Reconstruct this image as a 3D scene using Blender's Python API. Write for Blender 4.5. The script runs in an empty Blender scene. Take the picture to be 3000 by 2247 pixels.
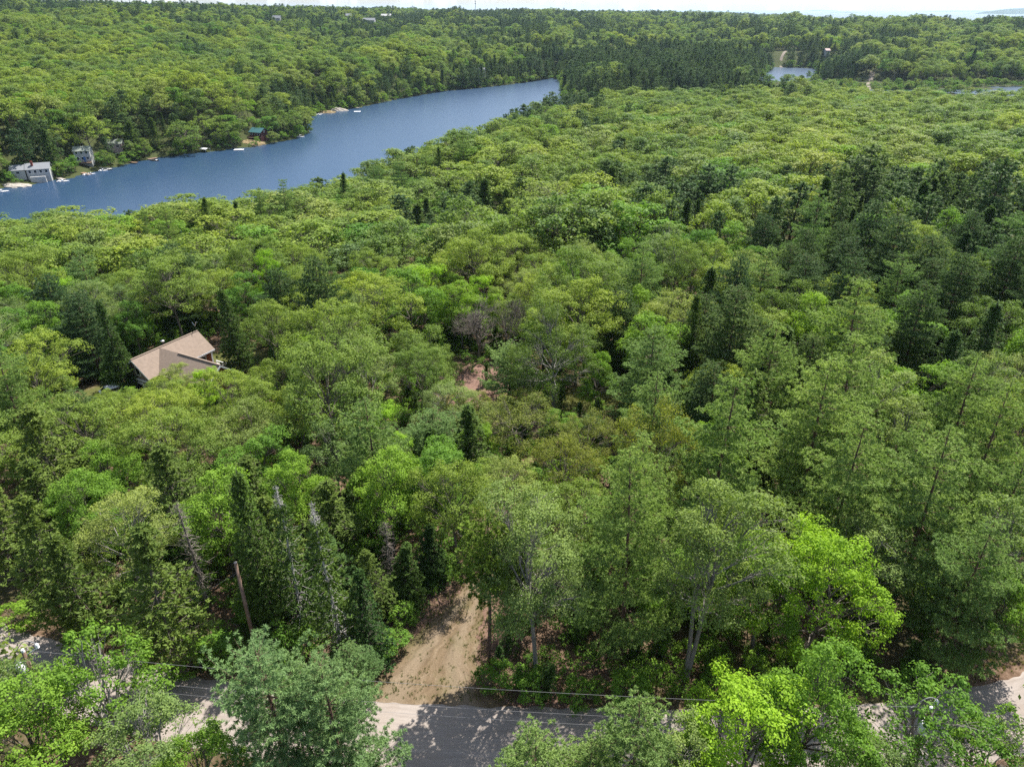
import bpy, math, random
import numpy as np
from mathutils import Vector, Matrix

sc = bpy.context.scene
R = math.radians

# ------------------------------------------------------------------ camera, sky, sun, exposure
CH, PITCH, F = 48.0, R(27.75), 2081.0          # height over the road, downward tilt, focal length in photo pixels
cam_d = bpy.data.cameras.new('camera')
cam_d.sensor_width = 36.0
cam_d.lens = F / 3000.0 * 36.0
cam_d.clip_start, cam_d.clip_end = 0.5, 120000.0
cam = bpy.data.objects.new('camera', cam_d)
sc.collection.objects.link(cam)
cam.location = (0, 0, CH)
cam.rotation_euler = (R(90) - PITCH, 0, 0)
sc.camera = cam

SUN_EL, SUN_AZ = R(57), R(34)                   # azimuth measured from +Y (view direction) towards +X
world = bpy.data.worlds.new('World')
sc.world = world
world.use_nodes = True
wn = world.node_tree
bg = wn.nodes['Background']
sky = wn.nodes.new('ShaderNodeTexSky')
sky.sky_type = 'NISHITA'
sky.sun_disc = False
sky.sun_elevation = SUN_EL
sky.sun_rotation = SUN_AZ
sky.altitude = 60
sky.air_density, sky.dust_density, sky.ozone_density = 1.0, 1.2, 1.5
# thin summer cloud all round the sky
tcw = wn.nodes.new('ShaderNodeTexCoord')
sepw = wn.nodes.new('ShaderNodeSeparateXYZ')
wn.links.new(tcw.outputs['Generated'], sepw.inputs[0])
zz = wn.nodes.new('ShaderNodeMath'); zz.operation = 'MAXIMUM'
wn.links.new(sepw.outputs[2], zz.inputs[0]); zz.inputs[1].default_value = 0.03
cw = wn.nodes.new('ShaderNodeCombineXYZ')
for i_ in (0, 1):
    dv = wn.nodes.new('ShaderNodeMath'); dv.operation = 'DIVIDE'
    wn.links.new(sepw.outputs[i_], dv.inputs[0]); wn.links.new(zz.outputs[0], dv.inputs[1])
    wn.links.new(dv.outputs[0], cw.inputs[i_])
cn = wn.nodes.new('ShaderNodeTexNoise')
cn.inputs['Scale'].default_value, cn.inputs['Detail'].default_value, cn.inputs['Roughness'].default_value = 0.9, 6, 0.6
wn.links.new(cw.outputs[0], cn.inputs['Vector'])
cr = wn.nodes.new('ShaderNodeValToRGB')
cr.color_ramp.elements[0].position, cr.color_ramp.elements[1].position = 0.48, 0.72
cr.color_ramp.elements[1].color = (0.8, 0.8, 0.8, 1)
wn.links.new(cn.outputs['Fac'], cr.inputs[0])
cm = wn.nodes.new('ShaderNodeMix'); cm.data_type = 'RGBA'
wn.links.new(cr.outputs[0], cm.inputs[0])
wn.links.new(sky.outputs[0], cm.inputs[6])
cm.inputs[7].default_value = (8.6, 8.9, 9.4, 1)
wn.links.new(cm.outputs[2], bg.inputs[0])
bg.inputs[1].default_value = 0.082

sun_d = bpy.data.lights.new('sun', 'SUN')
sun_d.energy = 4.7
sun_d.angle = R(0.53)
sun_d.color = (1.0, 0.95, 0.87)
sun = bpy.data.objects.new('sun', sun_d)
sc.collection.objects.link(sun)
sdir = Vector((math.sin(SUN_AZ) * math.cos(SUN_EL), math.cos(SUN_AZ) * math.cos(SUN_EL), math.sin(SUN_EL)))
sun.rotation_euler = sdir.to_track_quat('Z', 'Y').to_euler()
sun.location = sdir * 200

vs = sc.view_settings
vs.view_transform, vs.look, vs.exposure, vs.gamma = 'Standard', 'None', 1.25, 1.0
vs.use_curve_mapping = False
sc.cycles.max_bounces = 6
sc.cycles.diffuse_bounces = 3
sc.cycles.glossy_bounces = 2
sc.cycles.transmission_bounces = 4
sc.cycles.transparent_max_bounces = 4
sc.cycles.volume_bounces = 0
sc.cycles.use_denoising = False
sc.cycles.caustics_reflective = False
sc.cycles.caustics_refractive = False

# ------------------------------------------------------------------ small helpers
COL = sc.collection
LAKE_Z, SEA_Z = -18.0, -26.0
cP, sP = math.cos(PITCH), math.sin(PITCH)

def ray(px, py):
    u, v = (px - 1500.0) / F, (py - 1123.5) / F
    return (u, cP - v * sP, -sP - v * cP)

def project(x, y, z):
    dz = z - CH
    dep = y * cP - dz * sP
    return 1500.0 + F * x / dep, 1123.5 - F * (y * sP + dz * cP) / dep

def on_plane(px, py, z):
    d = ray(px, py)
    t = (z - CH) / d[2]
    return d[0] * t, d[1] * t

def on_ground(px, py, h=0.0, tmax=9000.0):
    """where the line of sight first comes down to h metres above the ground"""
    d = ray(px, py)
    t = 5.0
    while t < tmax:
        if CH + d[2] * t <= ground1(d[0] * t, d[1] * t) + h:
            break
        t += max(0.4, t * 0.004)
    return d[0] * t, d[1] * t

def smooth(a, b, x):
    t = np.clip((np.asarray(x, float) - a) / (b - a), 0, 1)
    return t * t * (3 - 2 * t)

def put(name, data, parent=None, loc=None, rotz=0.0, scale=None):
    o = bpy.data.objects.new(name, data)
    COL.objects.link(o)
    if parent is not None:
        o.parent = parent
    if loc is not None:
        o.location = loc
    if rotz:
        o.rotation_euler[2] = rotz
    if scale is not None:
        o.scale = scale if hasattr(scale, '__len__') else (scale,) * 3
    return o

def tag(o, label=None, cat=None, group=None, kind=None):
    if label: o['label'] = label
    if cat: o['category'] = cat
    if group: o['group'] = group
    if kind: o['kind'] = kind
    return o

def thing(name, label, cat, loc, rotz=0.0, group=None, scale=None):
    return tag(put(name, None, None, loc, rotz, scale), label, cat, group)

class MB:
    """collects polygons; build() links them as one mesh object"""
    def __init__(self):
        self.v, self.f = [], []
    def poly(self, vs, fs):
        n = len(self.v)
        self.v += [tuple(p) for p in vs]
        self.f += [tuple(i + n for i in f) for f in fs]
        return self
    def box(self, x0, x1, y0, y1, z0, z1):
        return self.poly([(x0, y0, z0), (x1, y0, z0), (x1, y1, z0), (x0, y1, z0), (x0, y0, z1), (x1, y0, z1), (x1, y1, z1), (x0, y1, z1)],
                         [(3, 2, 1, 0), (4, 5, 6, 7), (0, 1, 5, 4), (1, 2, 6, 5), (2, 3, 7, 6), (3, 0, 4, 7)])
    def prism(self, outline, axis, a0, a1):
        """outline: 2-D points; axis 'x' extrudes (y,z) outlines along x, 'y' extrudes (x,z), 'z' extrudes (x,y)"""
        n = len(outline)
        mk = {'x': lambda p, a: (a, p[0], p[1]), 'y': lambda p, a: (p[0], a, p[1]), 'z': lambda p, a: (p[0], p[1], a)}[axis]
        vs = [mk(p, a0) for p in outline] + [mk(p, a1) for p in outline]
        fs = [tuple(range(n))[::-1], tuple(range(n, 2 * n))] + [(i, (i + 1) % n, n + (i + 1) % n, n + i) for i in range(n)]
        return self.poly(vs, fs)
    def tube(self, pts, rad, sides=6, cap=True):
        pts = [Vector(p) for p in pts]
        rad = rad if hasattr(rad, '__len__') else [rad] * len(pts)
        n, vs, fs = len(pts), [], []
        for i, p in enumerate(pts):
            t = (pts[min(i + 1, n - 1)] - pts[max(i - 1, 0)]).normalized()
            a = t.cross(Vector((0, 0, 1)) if abs(t.z) < 0.9 else Vector((1, 0, 0))).normalized()
            b = t.cross(a)
            for k in range(sides):
                w = 2 * math.pi * k / sides
                vs.append(p + (a * math.cos(w) + b * math.sin(w)) * rad[i])
        for i in range(n - 1):
            for k in range(sides):
                k2 = (k + 1) % sides
                fs.append((i * sides + k, i * sides + k2, (i + 1) * sides + k2, (i + 1) * sides + k))
        if cap:
            fs.append(tuple(range((n - 1) * sides, n * sides)))
            fs.append(tuple(range(sides))[::-1])
        return self.poly(vs, fs)
    def lathe(self, prof, sides=12, c=(0, 0, 0)):
        vs, fs, n = [], [], len(prof)
        for r, z in prof:
            for k in range(sides):
                w = 2 * math.pi * k / sides
                vs.append((c[0] + r * math.cos(w), c[1] + r * math.sin(w), c[2] + z))
        for i in range(n - 1):
            for k in range(sides):
                k2 = (k + 1) % sides
                fs.append((i * sides + k, i * sides + k2, (i + 1) * sides + k2, (i + 1) * sides + k))
        fs += [tuple(range(sides))[::-1], tuple(range((n - 1) * sides, n * sides))]
        return self.poly(vs, fs)
    def mesh(self, name, mat, smooth_shade=False):
        me = bpy.data.meshes.new(name)
        me.from_pydata(self.v, [], self.f)
        if mat is not None:
            me.materials.append(mat)
        if smooth_shade:
            me.polygons.foreach_set('use_smooth', [True] * len(me.polygons))
        me.update()
        return me
    def build(self, name, mat, parent=None, smooth_shade=False, **kw):
        return put(name, self.mesh(name, mat, smooth_shade), parent, **kw)

def fast_mesh(name, verts, quads, tone=None, mats=(), mat_idx=None, smooth_shade=False):
    me = bpy.data.meshes.new(name)
    verts = np.asarray(verts, np.float32)
    quads = np.asarray(quads, np.int32)
    k = quads.shape[1]
    me.vertices.add(len(verts))
    me.vertices.foreach_set('co', verts.ravel())
    me.loops.add(quads.size)
    me.loops.foreach_set('vertex_index', quads.ravel())
    me.polygons.add(len(quads))
    me.polygons.foreach_set('loop_start', np.arange(0, quads.size, k, dtype=np.int32))
    me.polygons.foreach_set('loop_total', np.full(len(quads), k, np.int32))
    for m in mats:
        me.materials.append(m)
    if mat_idx is not None:
        me.polygons.foreach_set('material_index', np.asarray(mat_idx, np.int32))
    if smooth_shade:
        me.polygons.foreach_set('use_smooth', np.ones(len(quads), bool))
    if tone is not None:
        at = me.attributes.new('tone', 'FLOAT', 'POINT')
        at.data.foreach_set('value', np.asarray(tone, np.float32))
    me.update(calc_edges=True)
    return me

# ------------------------------------------------------------------ materials
def new_mat(name):
    m = bpy.data.materials.new(name)
    m.use_nodes = True
    nt = m.node_tree
    for n in list(nt.nodes):
        nt.nodes.remove(n)
    out = nt.nodes.new('ShaderNodeOutputMaterial')
    return m, nt, out

def N(nt, typ, **kw):
    n = nt.nodes.new(typ)
    for k, v in kw.items():
        setattr(n, k, v)
    return n

def mixc(nt, fac, a, b, blend='MIX'):
    n = N(nt, 'ShaderNodeMix', data_type='RGBA', blend_type=blend)
    for sock, val in ((n.inputs[0], fac), (n.inputs[6], a), (n.inputs[7], b)):
        if hasattr(val, 'is_output'):
            nt.links.new(val, sock)
        else:
            sock.default_value = val if not hasattr(val, '__len__') else (*val, 1.0)[:4]
    return n.outputs[2]

def ramp(nt, src, stops):
    n = N(nt, 'ShaderNodeValToRGB')
    while len(n.color_ramp.elements) < len(stops):
        n.color_ramp.elements.new(0.5)
    for e, (p, c) in zip(n.color_ramp.elements, stops):
        e.position = p
        e.color = (*c, 1) if hasattr(c, '__len__') else (c, c, c, 1)
    nt.links.new(src, n.inputs[0])
    return n.outputs[0]

def noise(nt, scale, detail=4, rough=0.55, coord=None, dist=0.0):
    n = N(nt, 'ShaderNodeTexNoise')
    n.inputs['Scale'].default_value = scale
    n.inputs['Detail'].default_value = detail
    n.inputs['Roughness'].default_value = rough
    n.inputs['Distortion'].default_value = dist
    if coord is not None:
        nt.links.new(coord, n.inputs['Vector'])
    return n.outputs['Fac']

def principled(nt, out, color, rough=0.8, spec=0.3, metal=0.0, bump=None, bump_strength=0.4, bump_dist=0.05):
    p = N(nt, 'ShaderNodeBsdfPrincipled')
    if hasattr(color, 'is_output'):
        nt.links.new(color, p.inputs['Base Color'])
    else:
        p.inputs['Base Color'].default_value = (*color, 1)
    if hasattr(rough, 'is_output'):
        nt.links.new(rough, p.inputs['Roughness'])
    else:
        p.inputs['Roughness'].default_value = rough
    p.inputs['Specular IOR Level'].default_value = spec
    p.inputs['Metallic'].default_value = metal
    if bump is not None:
        b = N(nt, 'ShaderNodeBump')
        b.inputs['Strength'].default_value = bump_strength
        b.inputs['Distance'].default_value = bump_dist
        nt.links.new(bump, b.inputs['Height'])
        nt.links.new(b.outputs[0], p.inputs['Normal'])
    if out is not None:
        nt.links.new(p.outputs[0], out.inputs[0])
    return p

def plain(name, color, rough=0.7, spec=0.3, metal=0.0, var=0.12, scale=3.0, bump=0.0):
    """solid colour with weathering noise"""
    m, nt, out = new_mat(name)
    tc = N(nt, 'ShaderNodeTexCoord').outputs['Object']
    f = noise(nt, scale, 5, 0.6, tc)
    c = ramp(nt, f, [(0.3, [max(0, x * (1 - var)) for x in color]), (0.7, [min(1, x * (1 + var)) for x in color])])
    principled(nt, out, c, rough, spec, metal, bump=f if bump else None, bump_strength=bump)
    return m

def leaf_mat(name, ca, cb, trans=0.45, warm=(1.25, 1.35, 0.6), spec=0.07, rough=0.6):
    """leaf: colour differs from tree to tree and from spray to spray; lets light through"""
    m, nt, out = new_mat(name)
    oi = N(nt, 'ShaderNodeObjectInfo')
    c = mixc(nt, oi.outputs['Random'], ca, cb)
    at = N(nt, 'ShaderNodeAttribute', attribute_name='tone')
    mul = ramp(nt, at.outputs['Fac'], [(0.0, (0.62, 0.66, 0.70)), (0.5, (1.0, 1.0, 1.0)), (1.0, (1.42, 1.30, 1.05))])
    c = mixc(nt, 1.0, c, mul, 'MULTIPLY')
    # stands of trees differ: cooler here, yellower there
    pos = N(nt, 'ShaderNodeNewGeometry').outputs['Position']
    stand = ramp(nt, noise(nt, 0.014, 3, 0.6, pos), [(0.36, (0.76, 0.86, 1.0)), (0.5, (0.96, 0.98, 0.96)), (0.64, (1.18, 1.12, 0.90))])
    c = mixc(nt, 1.0, c, stand, 'MULTIPLY')
    p = principled(nt, None, c, rough, spec)
    tr = N(nt, 'ShaderNodeBsdfTranslucent')
    nt.links.new(mixc(nt, 1.0, c, [x * trans * 1.45 for x in warm], 'MULTIPLY'), tr.inputs[0])
    ad = N(nt, 'ShaderNodeAddShader')
    nt.links.new(p.outputs[0], ad.inputs[0])
    nt.links.new(tr.outputs[0], ad.inputs[1])
    nt.links.new(ad.outputs[0], out.inputs[0])
    return m

def bark_mat(name, a, b, sc_=6.0):
    m, nt, out = new_mat(name)
    tc = N(nt, 'ShaderNodeTexCoord')
    mp = N(nt, 'ShaderNodeMapping')
    mp.inputs['Scale'].default_value = (1, 1, 0.25)
    nt.links.new(tc.outputs['Object'], mp.inputs[0])
    f = noise(nt, sc_, 6, 0.7, mp.outputs[0])
    principled(nt, out, ramp(nt, f, [(0.3, a), (0.7, b)]), 0.9, 0.15, bump=f, bump_strength=0.8, bump_dist=0.04)
    return m

M = {}
M['oak'] = leaf_mat('oak_leaf', (0.140, 0.180, 0.030), (0.076, 0.118, 0.027))
M['oak_pale'] = leaf_mat('pale_oak_leaf', (0.150, 0.180, 0.050), (0.112, 0.146, 0.040))
M['maple'] = leaf_mat('maple_leaf', (0.112, 0.182, 0.022), (0.074, 0.142, 0.022))
M['maple_lime'] = leaf_mat('lime_maple_leaf', (0.140, 0.226, 0.016), (0.118, 0.204, 0.018))
M['birch'] = leaf_mat('birch_leaf', (0.116, 0.158, 0.050), (0.090, 0.134, 0.040), trans=0.42)
M['bronze'] = leaf_mat('bronze_oak_leaf', (0.128, 0.142, 0.034), (0.108, 0.126, 0.030))
M['pine'] = leaf_mat('white_pine_needle', (0.126, 0.182, 0.054), (0.098, 0.154, 0.048), trans=0.36, warm=(1.15, 1.25, 0.8))
M['pine_blue'] = leaf_mat('blue_pine_needle', (0.134, 0.198, 0.076), (0.120, 0.184, 0.070), trans=0.36, warm=(1.15, 1.25, 0.8))
M['red_pine'] = leaf_mat('red_pine_needle', (0.089, 0.133, 0.019), (0.079, 0.122, 0.018), trans=0.3, warm=(1.1, 1.2, 0.8))
M['spruce'] = leaf_mat('spruce_needle', (0.065, 0.104, 0.022), (0.047, 0.086, 0.024), trans=0.3, warm=(1.2, 1.2, 0.7))
M['spruce_gold'] = leaf_mat('golden_spruce_needle', (0.092, 0.130, 0.028), (0.078, 0.116, 0.026), trans=0.28, warm=(1.2, 1.2, 0.7))
M['fir'] = leaf_mat('fir_needle', (0.049, 0.094, 0.025), (0.042, 0.082, 0.022), trans=0.2, warm=(1.1, 1.1, 0.9))
M['shrub'] = leaf_mat('shrub_leaf', (0.088, 0.156, 0.020), (0.063, 0.120, 0.018))
M['grass'] = leaf_mat('grass_blade', (0.165, 0.150, 0.060), (0.120, 0.135, 0.040), trans=0.3)
M['maple_bright'] = leaf_mat('bright_maple_leaf', (0.128, 0.212, 0.018), (0.118, 0.200, 0.018))
M['pine_dark'] = leaf_mat('dark_pine_needle', (0.070, 0.108, 0.036), (0.050, 0.086, 0.032), trans=0.28, warm=(1.1, 1.2, 0.8))
M['dark_leaf'] = leaf_mat('dark_ash_leaf', (0.069, 0.108, 0.021), (0.061, 0.098, 0.020), trans=0.3)
M['bark'] = bark_mat('grey_bark', (0.075, 0.062, 0.052), (0.20, 0.175, 0.15))
M['bark_pale'] = bark_mat('pale_bark', (0.13, 0.118, 0.105), (0.30, 0.285, 0.26))
M['bark_red'] = bark_mat('reddish_bark', (0.075, 0.046, 0.036), (0.17, 0.11, 0.085))
M['dead_pale'] = bark_mat('bleached_dead_wood', (0.24, 0.225, 0.215), (0.46, 0.44, 0.42))
M['dead_wood'] = bark_mat('weathered_dead_wood', (0.10, 0.086, 0.074), (0.25, 0.218, 0.19))

# ------------------------------------------------------------------ the lie of the land
LAKE = [(-420, 170), (-300, 262), (-212, 300), (-196, 322), (-180, 368), (-142, 402), (-126, 424), (-122, 452), (-144, 500), (-136, 545),
        (-115, 578), (-98, 627), (-62, 698), (-29, 730), (11, 779), (49, 846), (50, 760), (42, 640), (70, 610), (150, 640), (240, 672), (276, 705),
        (340, 712), (392, 726), (450, 742), (520, 735), (560, 690), (470, 640), (424, 655), (392, 685), (300, 668), (230, 622), (130, 566), (40, 522), (24, 505),
        (0, 455), (-24, 352), (-43, 328), (-65, 262), (-84, 244), (-110, 218), (-155, 208), (-260, 130), (-400, 60)]
MARSH = [(196, 600), (300, 535), (420, 515), (560, 500), (720, 560), (700, 720), (650, 800), (560, 768), (460, 768), (400, 750), (345, 795), (262, 808), (238, 800), (222, 700)]
POND = [(262, 800), (300, 790), (330, 830), (372, 905), (378, 985), (330, 1005), (322, 960), (290, 890), (262, 840)]

def poly_sd(P, x, y):
    """signed distance to a polygon, negative inside"""
    P = np.asarray(P, float)
    A, B = P, np.roll(P, -1, 0)
    d = np.full(x.shape, 1e18)
    ins = np.zeros(x.shape, bool)
    for (ax, ay), (bx, by) in zip(A, B):
        ex, ey = bx - ax, by - ay
        wx, wy = x - ax, y - ay
        t = np.clip((wx * ex + wy * ey) / (ex * ex + ey * ey + 1e-12), 0, 1)
        d = np.minimum(d, (wx - ex * t) ** 2 + (wy - ey * t) ** 2)
        c = ((ay <= y) & (by > y)) | ((by <= y) & (ay > y))
        xi = ax + (y - ay) / (ey if abs(ey) > 1e-9 else 1e-9) * ex
        ins ^= c & (x < xi)
    return np.where(ins, -1, 1) * np.sqrt(d)

CTRL = np.array([
    # x, y, ground height, reach
    (0, 34, 0, 22), (-30, 36, 0, 22), (30, 36, 0, 22), (-60, 48, .2, 25), (60, 48, .6, 25), (0, 5, .6, 25), (-50, 5, 1, 30), (50, 5, 1, 30),
    (0, -60, 3, 60), (-90, -40, 3, 60), (90, -40, 3, 60), (-100, 50, -1, 30), (100, 50, 1, 30),
    (-8, 62, -1.6, 16), (-36, 66, -2.2, 18), (25, 66, -.8, 18), (60, 80, .3, 25), (100, 90, 1, 30),
    (-56, 104, -6, 18), (-30, 96, -5, 18), (0, 98, -4.6, 18), (34, 100, -2.8, 20), (70, 120, -1, 30), (120, 140, 1, 40), (-95, 110, -7, 26),
    (-80, 150, -11, 26), (-40, 150, -9.5, 28), (0, 160, -8.5, 30), (45, 170, -6, 35), (100, 200, -4.5, 40), (170, 220, -3.5, 50),
    (-140, 150, -13, 35), (-45, 220, -13, 35), (10, 260, -12, 40), (70, 300, -10.5, 50), (150, 320, -9.5, 60), (240, 330, -9, 70),
    (30, 400, -14, 50), (110, 420, -14.5, 60), (220, 450, -16, 70), (330, 470, -17, 80), (90, 500, -16, 50), (200, 560, -16, 60), (360, 590, -16.5, 70), (480, 560, -17.2, 90),
    # far bank: left hillside
    (-330, 380, -6, 80), (-420, 520, 4, 110), (-260, 520, -7, 80), (-330, 700, 6, 130), (-560, 800, 20, 170), (-700, 1050, 36, 220), (-900, 1350, 50, 280),
    (-1150, 1700, 50, 330), (-1500, 2200, 40, 450), (-700, 500, 12, 200), (-1000, 900, 40, 250),
    (-200, 700, -6, 90), (-350, 1000, 10, 180), (-560, 1400, 26, 240), (-700, 1800, 35, 300), (-900, 2500, 30, 450),
    (-130, 900, -9, 110), (-55, 1000, -9, 120), (-60, 1275, 0, 170), (-90, 1700, 20, 230), (-110, 2150, 33, 280), (-150, 2800, 22, 400),
    (110, 700, -15, 60), (130, 830, -10, 90), (190, 1000, -7, 110), (250, 1300, 3, 170), (330, 1700, 12, 240), (420, 2200, 20, 300), (520, 2800, 18, 400),
    (440, 800, -15, 70), (430, 950, -9, 100), (330, 1100, -8, 110), (560, 1000, 0, 130), (600, 1300, 12, 180), (720, 1600, 25, 200), (860, 2000, 12, 280), (1000, 2500, -6, 350),
    (560, 760, -14, 70), (660, 900, 2, 120), (780, 1150, 22, 180), (930, 1450, 14, 220), (1200, 1900, -12, 300), (1600, 2500, -34, 450), (1300, 1200, 15, 300),
    (-900, 4300, 46, 700), (-2200, 3600, 38, 800), (-100, 3800, 14, 600), (700, 3500, 26, 350), (950, 3600, 34, 320), (1300, 3300, -20, 300), (2000, 3600, -40, 700),
    (-600, 5600, -50, 700), (700, 5000, -45, 700), (-2500, 5600, -45, 900), (2600, 2200, -38, 800), (-3800, 3000, 20, 1200), (-3500, 800, 40, 1200), (3000, 600, -20, 1000),
    (0, -700, 10, 700), (0, 7500, -60, 1600), (4500, 4500, -60, 1800), (-4500, 6500, -60, 1600), (0, -4000, 20, 3000),
], float)

def wob(x, y, s, k=0.0):
    """cheap smooth noise, about -1..1"""
    x, y = x / s + k, y / s - 1.7 * k
    return (np.sin(6.28 * (x + .31 * np.sin(5.1 * y + k))) * np.cos(6.28 * (.83 * y + .27 * np.sin(4.3 * x))) +
            .5 * np.sin(6.28 * (2.13 * x - 1.31 * y + .2 * np.sin(9 * y))) ) / 1.5

def ground(x, y):
    x, y = np.asarray(x, float), np.asarray(y, float)
    shp = x.shape
    x, y = x.ravel(), y.ravel()
    num, den = np.zeros_like(x), np.full_like(x, 1e-9)
    for cx, cy, cz, s in CTRL:
        w = np.exp(-np.minimum(((x - cx) ** 2 + (y - cy) ** 2) / (2 * s * s), 30)) / s ** .5
        num += w * cz
        den += w
    z = num / den
    d = np.hypot(x, y)
    z = z + smooth(55, 220, d) * 0.7 * wob(x, y, 34) + smooth(450, 1000, d) * (8.5 * wob(x, y, 310, .3) + 4.5 * wob(x, y, 150, .8)) + smooth(40, 90, d) * 0.14 * wob(x, y, 9, .6)
    for P in (LAKE, POND):
        x0, x1, y0, y1 = min(p[0] for p in P) - 80, max(p[0] for p in P) + 80, min(p[1] for p in P) - 80, max(p[1] for p in P) + 80
        m = (x > x0) & (x < x1) & (y > y0) & (y < y1)
        if m.any():
            sd = poly_sd(P, x[m], y[m]) + 1.6 * wob(x[m], y[m], 21, .2)
            zz = z[m]
            t = smooth(0, 46, sd)
            out = (LAKE_Z + 0.35 + .05 * np.clip(sd, 0, 50)) * (1 - t) + np.maximum(zz, LAKE_Z + 1.5) * t
            z[m] = np.where(sd > 0, out, LAKE_Z + .35 - 2.6 * smooth(0, 5, -sd))
    m = (x > 180) & (x < 730) & (y > 480) & (y < 820)
    if m.any():
        t = smooth(-6, 30, poly_sd(MARSH, x[m], y[m]))
        z[m] = np.where(z[m] < LAKE_Z, z[m], (LAKE_Z + .4 + .12 * wob(x[m], y[m], 17)) * (1 - t) + z[m] * t)
    land = d < 2600
    z = np.where(land & (z < LAKE_Z - 3) & (x < 700), LAKE_Z - 3, z)
    return z.reshape(shp)

_gx, _gy = np.arange(-330, 331, 1.5), np.arange(-30, 760, 1.5)
_cache = ground(*np.meshgrid(_gx, _gy))
def ground1(x, y):
    """height at one point, from a 1.5 m table where there is one"""
    u, v = (x + 330) / 1.5, (y + 30) / 1.5
    if not (0 <= u < len(_gx) - 1 and 0 <= v < len(_gy) - 1):
        return float(ground(np.array([x]), np.array([y]))[0])
    i, j = int(v), int(u)
    f, g = v - i, u - j
    return float((_cache[i, j] * (1 - g) + _cache[i, j + 1] * g) * (1 - f) + (_cache[i + 1, j] * (1 - g) + _cache[i + 1, j + 1] * g) * f)

# ground sheet: polar grid, fine in front of the camera
rr = [0.0] + list(4.0 * np.exp(np.arange(0, math.log(9000 / 4.0), 0.0155)))
front = np.linspace(-52, 52, 330)
back = np.linspace(52, 308, 66)[1:-1]
ang = np.radians(np.concatenate([front, back]))
rr = np.array(rr[1:])
X = rr[:, None] * np.sin(ang)[None, :]
Y = rr[:, None] * np.cos(ang)[None, :]
Z = ground(X, Y)
Z[-1, :] = -70
nr, na = X.shape
idx = np.arange(nr * na).reshape(nr, na)
q = np.stack([idx[:-1, :], idx[1:, :], np.roll(idx, -1, 1)[1:, :], np.roll(idx, -1, 1)[:-1, :]], -1).reshape(-1, 4)[:, ::-1]
gv = np.stack([X, Y, Z], -1).reshape(-1, 3)
# middle cap
gv = np.vstack([gv, [[0, 0, float(ground1(0, 0))]]])

# road and driveway courses (centre line) in metres, from where their edges meet the ground in the photograph
ROAD_N = [(-140, 92), (-90, 67), (-62, 54), (-45, 45.6), (-35, 42.4), (-26, 39.9), (-18.5, 38.5), (-11.7, 37.5), (0, 36.9), (10, 36.6), (17, 36.5), (24, 36.7), (30, 37.3), (38, 38.8), (43, 40.6), (52, 45.5), (70, 57), (110, 86)]
ROAD_W = 6.2
DRIVE_L = [(-15.2, 36.2), (-14.4, 37.3), (-12.9, 38.7), (-11.2, 40.6), (-9.3, 43.0), (-6.4, 46.7), (-4.8, 49.5), (-3.9, 53), (-3.2, 57), (-2.6, 61), (-1.9, 64)]
DRIVE_R = [(1.2, 35.7), (.4, 36.85), (-.9, 38.6), (-2.1, 40.6), (-2.9, 43.0), (-2.3, 46.7), (-1.8, 49.5), (-1.4, 53), (-1.2, 57), (-1.1, 61), (-.9, 64)]

def resample(pts, n):
    P = np.asarray(pts, float)
    # Catmull-Rom through the points
    out = []
    m = len(P) - 1
    for t in np.linspace(0, m - 1e-6, n):
        i = int(t); f = t - i
        p0, p1, p2, p3 = P[max(i - 1, 0)], P[i], P[i + 1], P[min(i + 2, m)]
        out.append(.5 * ((2 * p1) + (-p0 + p2) * f + (2 * p0 - 5 * p1 + 4 * p2 - p3) * f * f + (-p0 + 3 * p1 - 3 * p2 + p3) * f ** 3))
    return np.array(out)

rn = resample(ROAD_N, 640)
tan = np.gradient(rn, axis=0)
tan /= np.linalg.norm(tan, axis=1)[:, None]
nrm = np.stack([tan[:, 1], -tan[:, 0]], 1)          # towards the camera side
ROAD_POLY = np.vstack([rn, (rn + nrm * ROAD_W)[::-1]])
dl, dr = resample(DRIVE_L, 260), resample(DRIVE_R, 260)
DRIVE_POLY = np.vstack([dl, dr[::-1]])

def sd_road(x, y): return poly_sd(ROAD_POLY[::10], np.atleast_1d(np.asarray(x, float)), np.atleast_1d(np.asarray(y, float)))
def sd_drive(x, y): return poly_sd(DRIVE_POLY[::10], np.atleast_1d(np.asarray(x, float)), np.atleast_1d(np.asarray(y, float)))

def strip(name, left, right, lift, mat, cols=15, ragged=0.0, seed=1):
    rng = np.random.default_rng(seed)
    n = len(left)
    length = np.concatenate([[0], np.cumsum(np.linalg.norm(np.diff((left + right) / 2, axis=0), axis=1))])
    us = np.linspace(0, 1, cols)
    rl = ragged * (wob(length, 0 * length, 6.1) + .6 * wob(length, 0 * length + 3, 2.9))
    rg = ragged * (wob(length, 0 * length + 9, 6.7) + .6 * wob(length, 0 * length + 5, 2.6))
    P, UV = [], []
    for i in range(n):
        w = right[i] - left[i]
        wl = np.linalg.norm(w)
        for u in us:
            uu = -rl[i] / wl * (1 - u) + u + rg[i] / wl * u
            P.append(left[i] + w * uu)
            UV.append((u, length[i]))
    P = np.array(P)
    z = ground(P[:, 0], P[:, 1]) + lift
    edge = np.tile(np.isin(np.arange(cols), (0, cols - 1)), n)
    z[edge] -= lift + 0.06
    ii = np.arange(n * cols).reshape(n, cols)
    qs = np.stack([ii[:-1, :-1], ii[:-1, 1:], ii[1:, 1:], ii[1:, :-1]], -1).reshape(-1, 4)
    me = fast_mesh(name, np.column_stack([P, z]), qs, mats=[mat], smooth_shade=True)
    uvl = me.uv_layers.new(name='UVMap')
    UV = np.array(UV)
    uvl.data.foreach_set('uv', UV[qs.ravel()].astype(np.float32).ravel())
    return tag(put(name, me), kind='structure')

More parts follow.
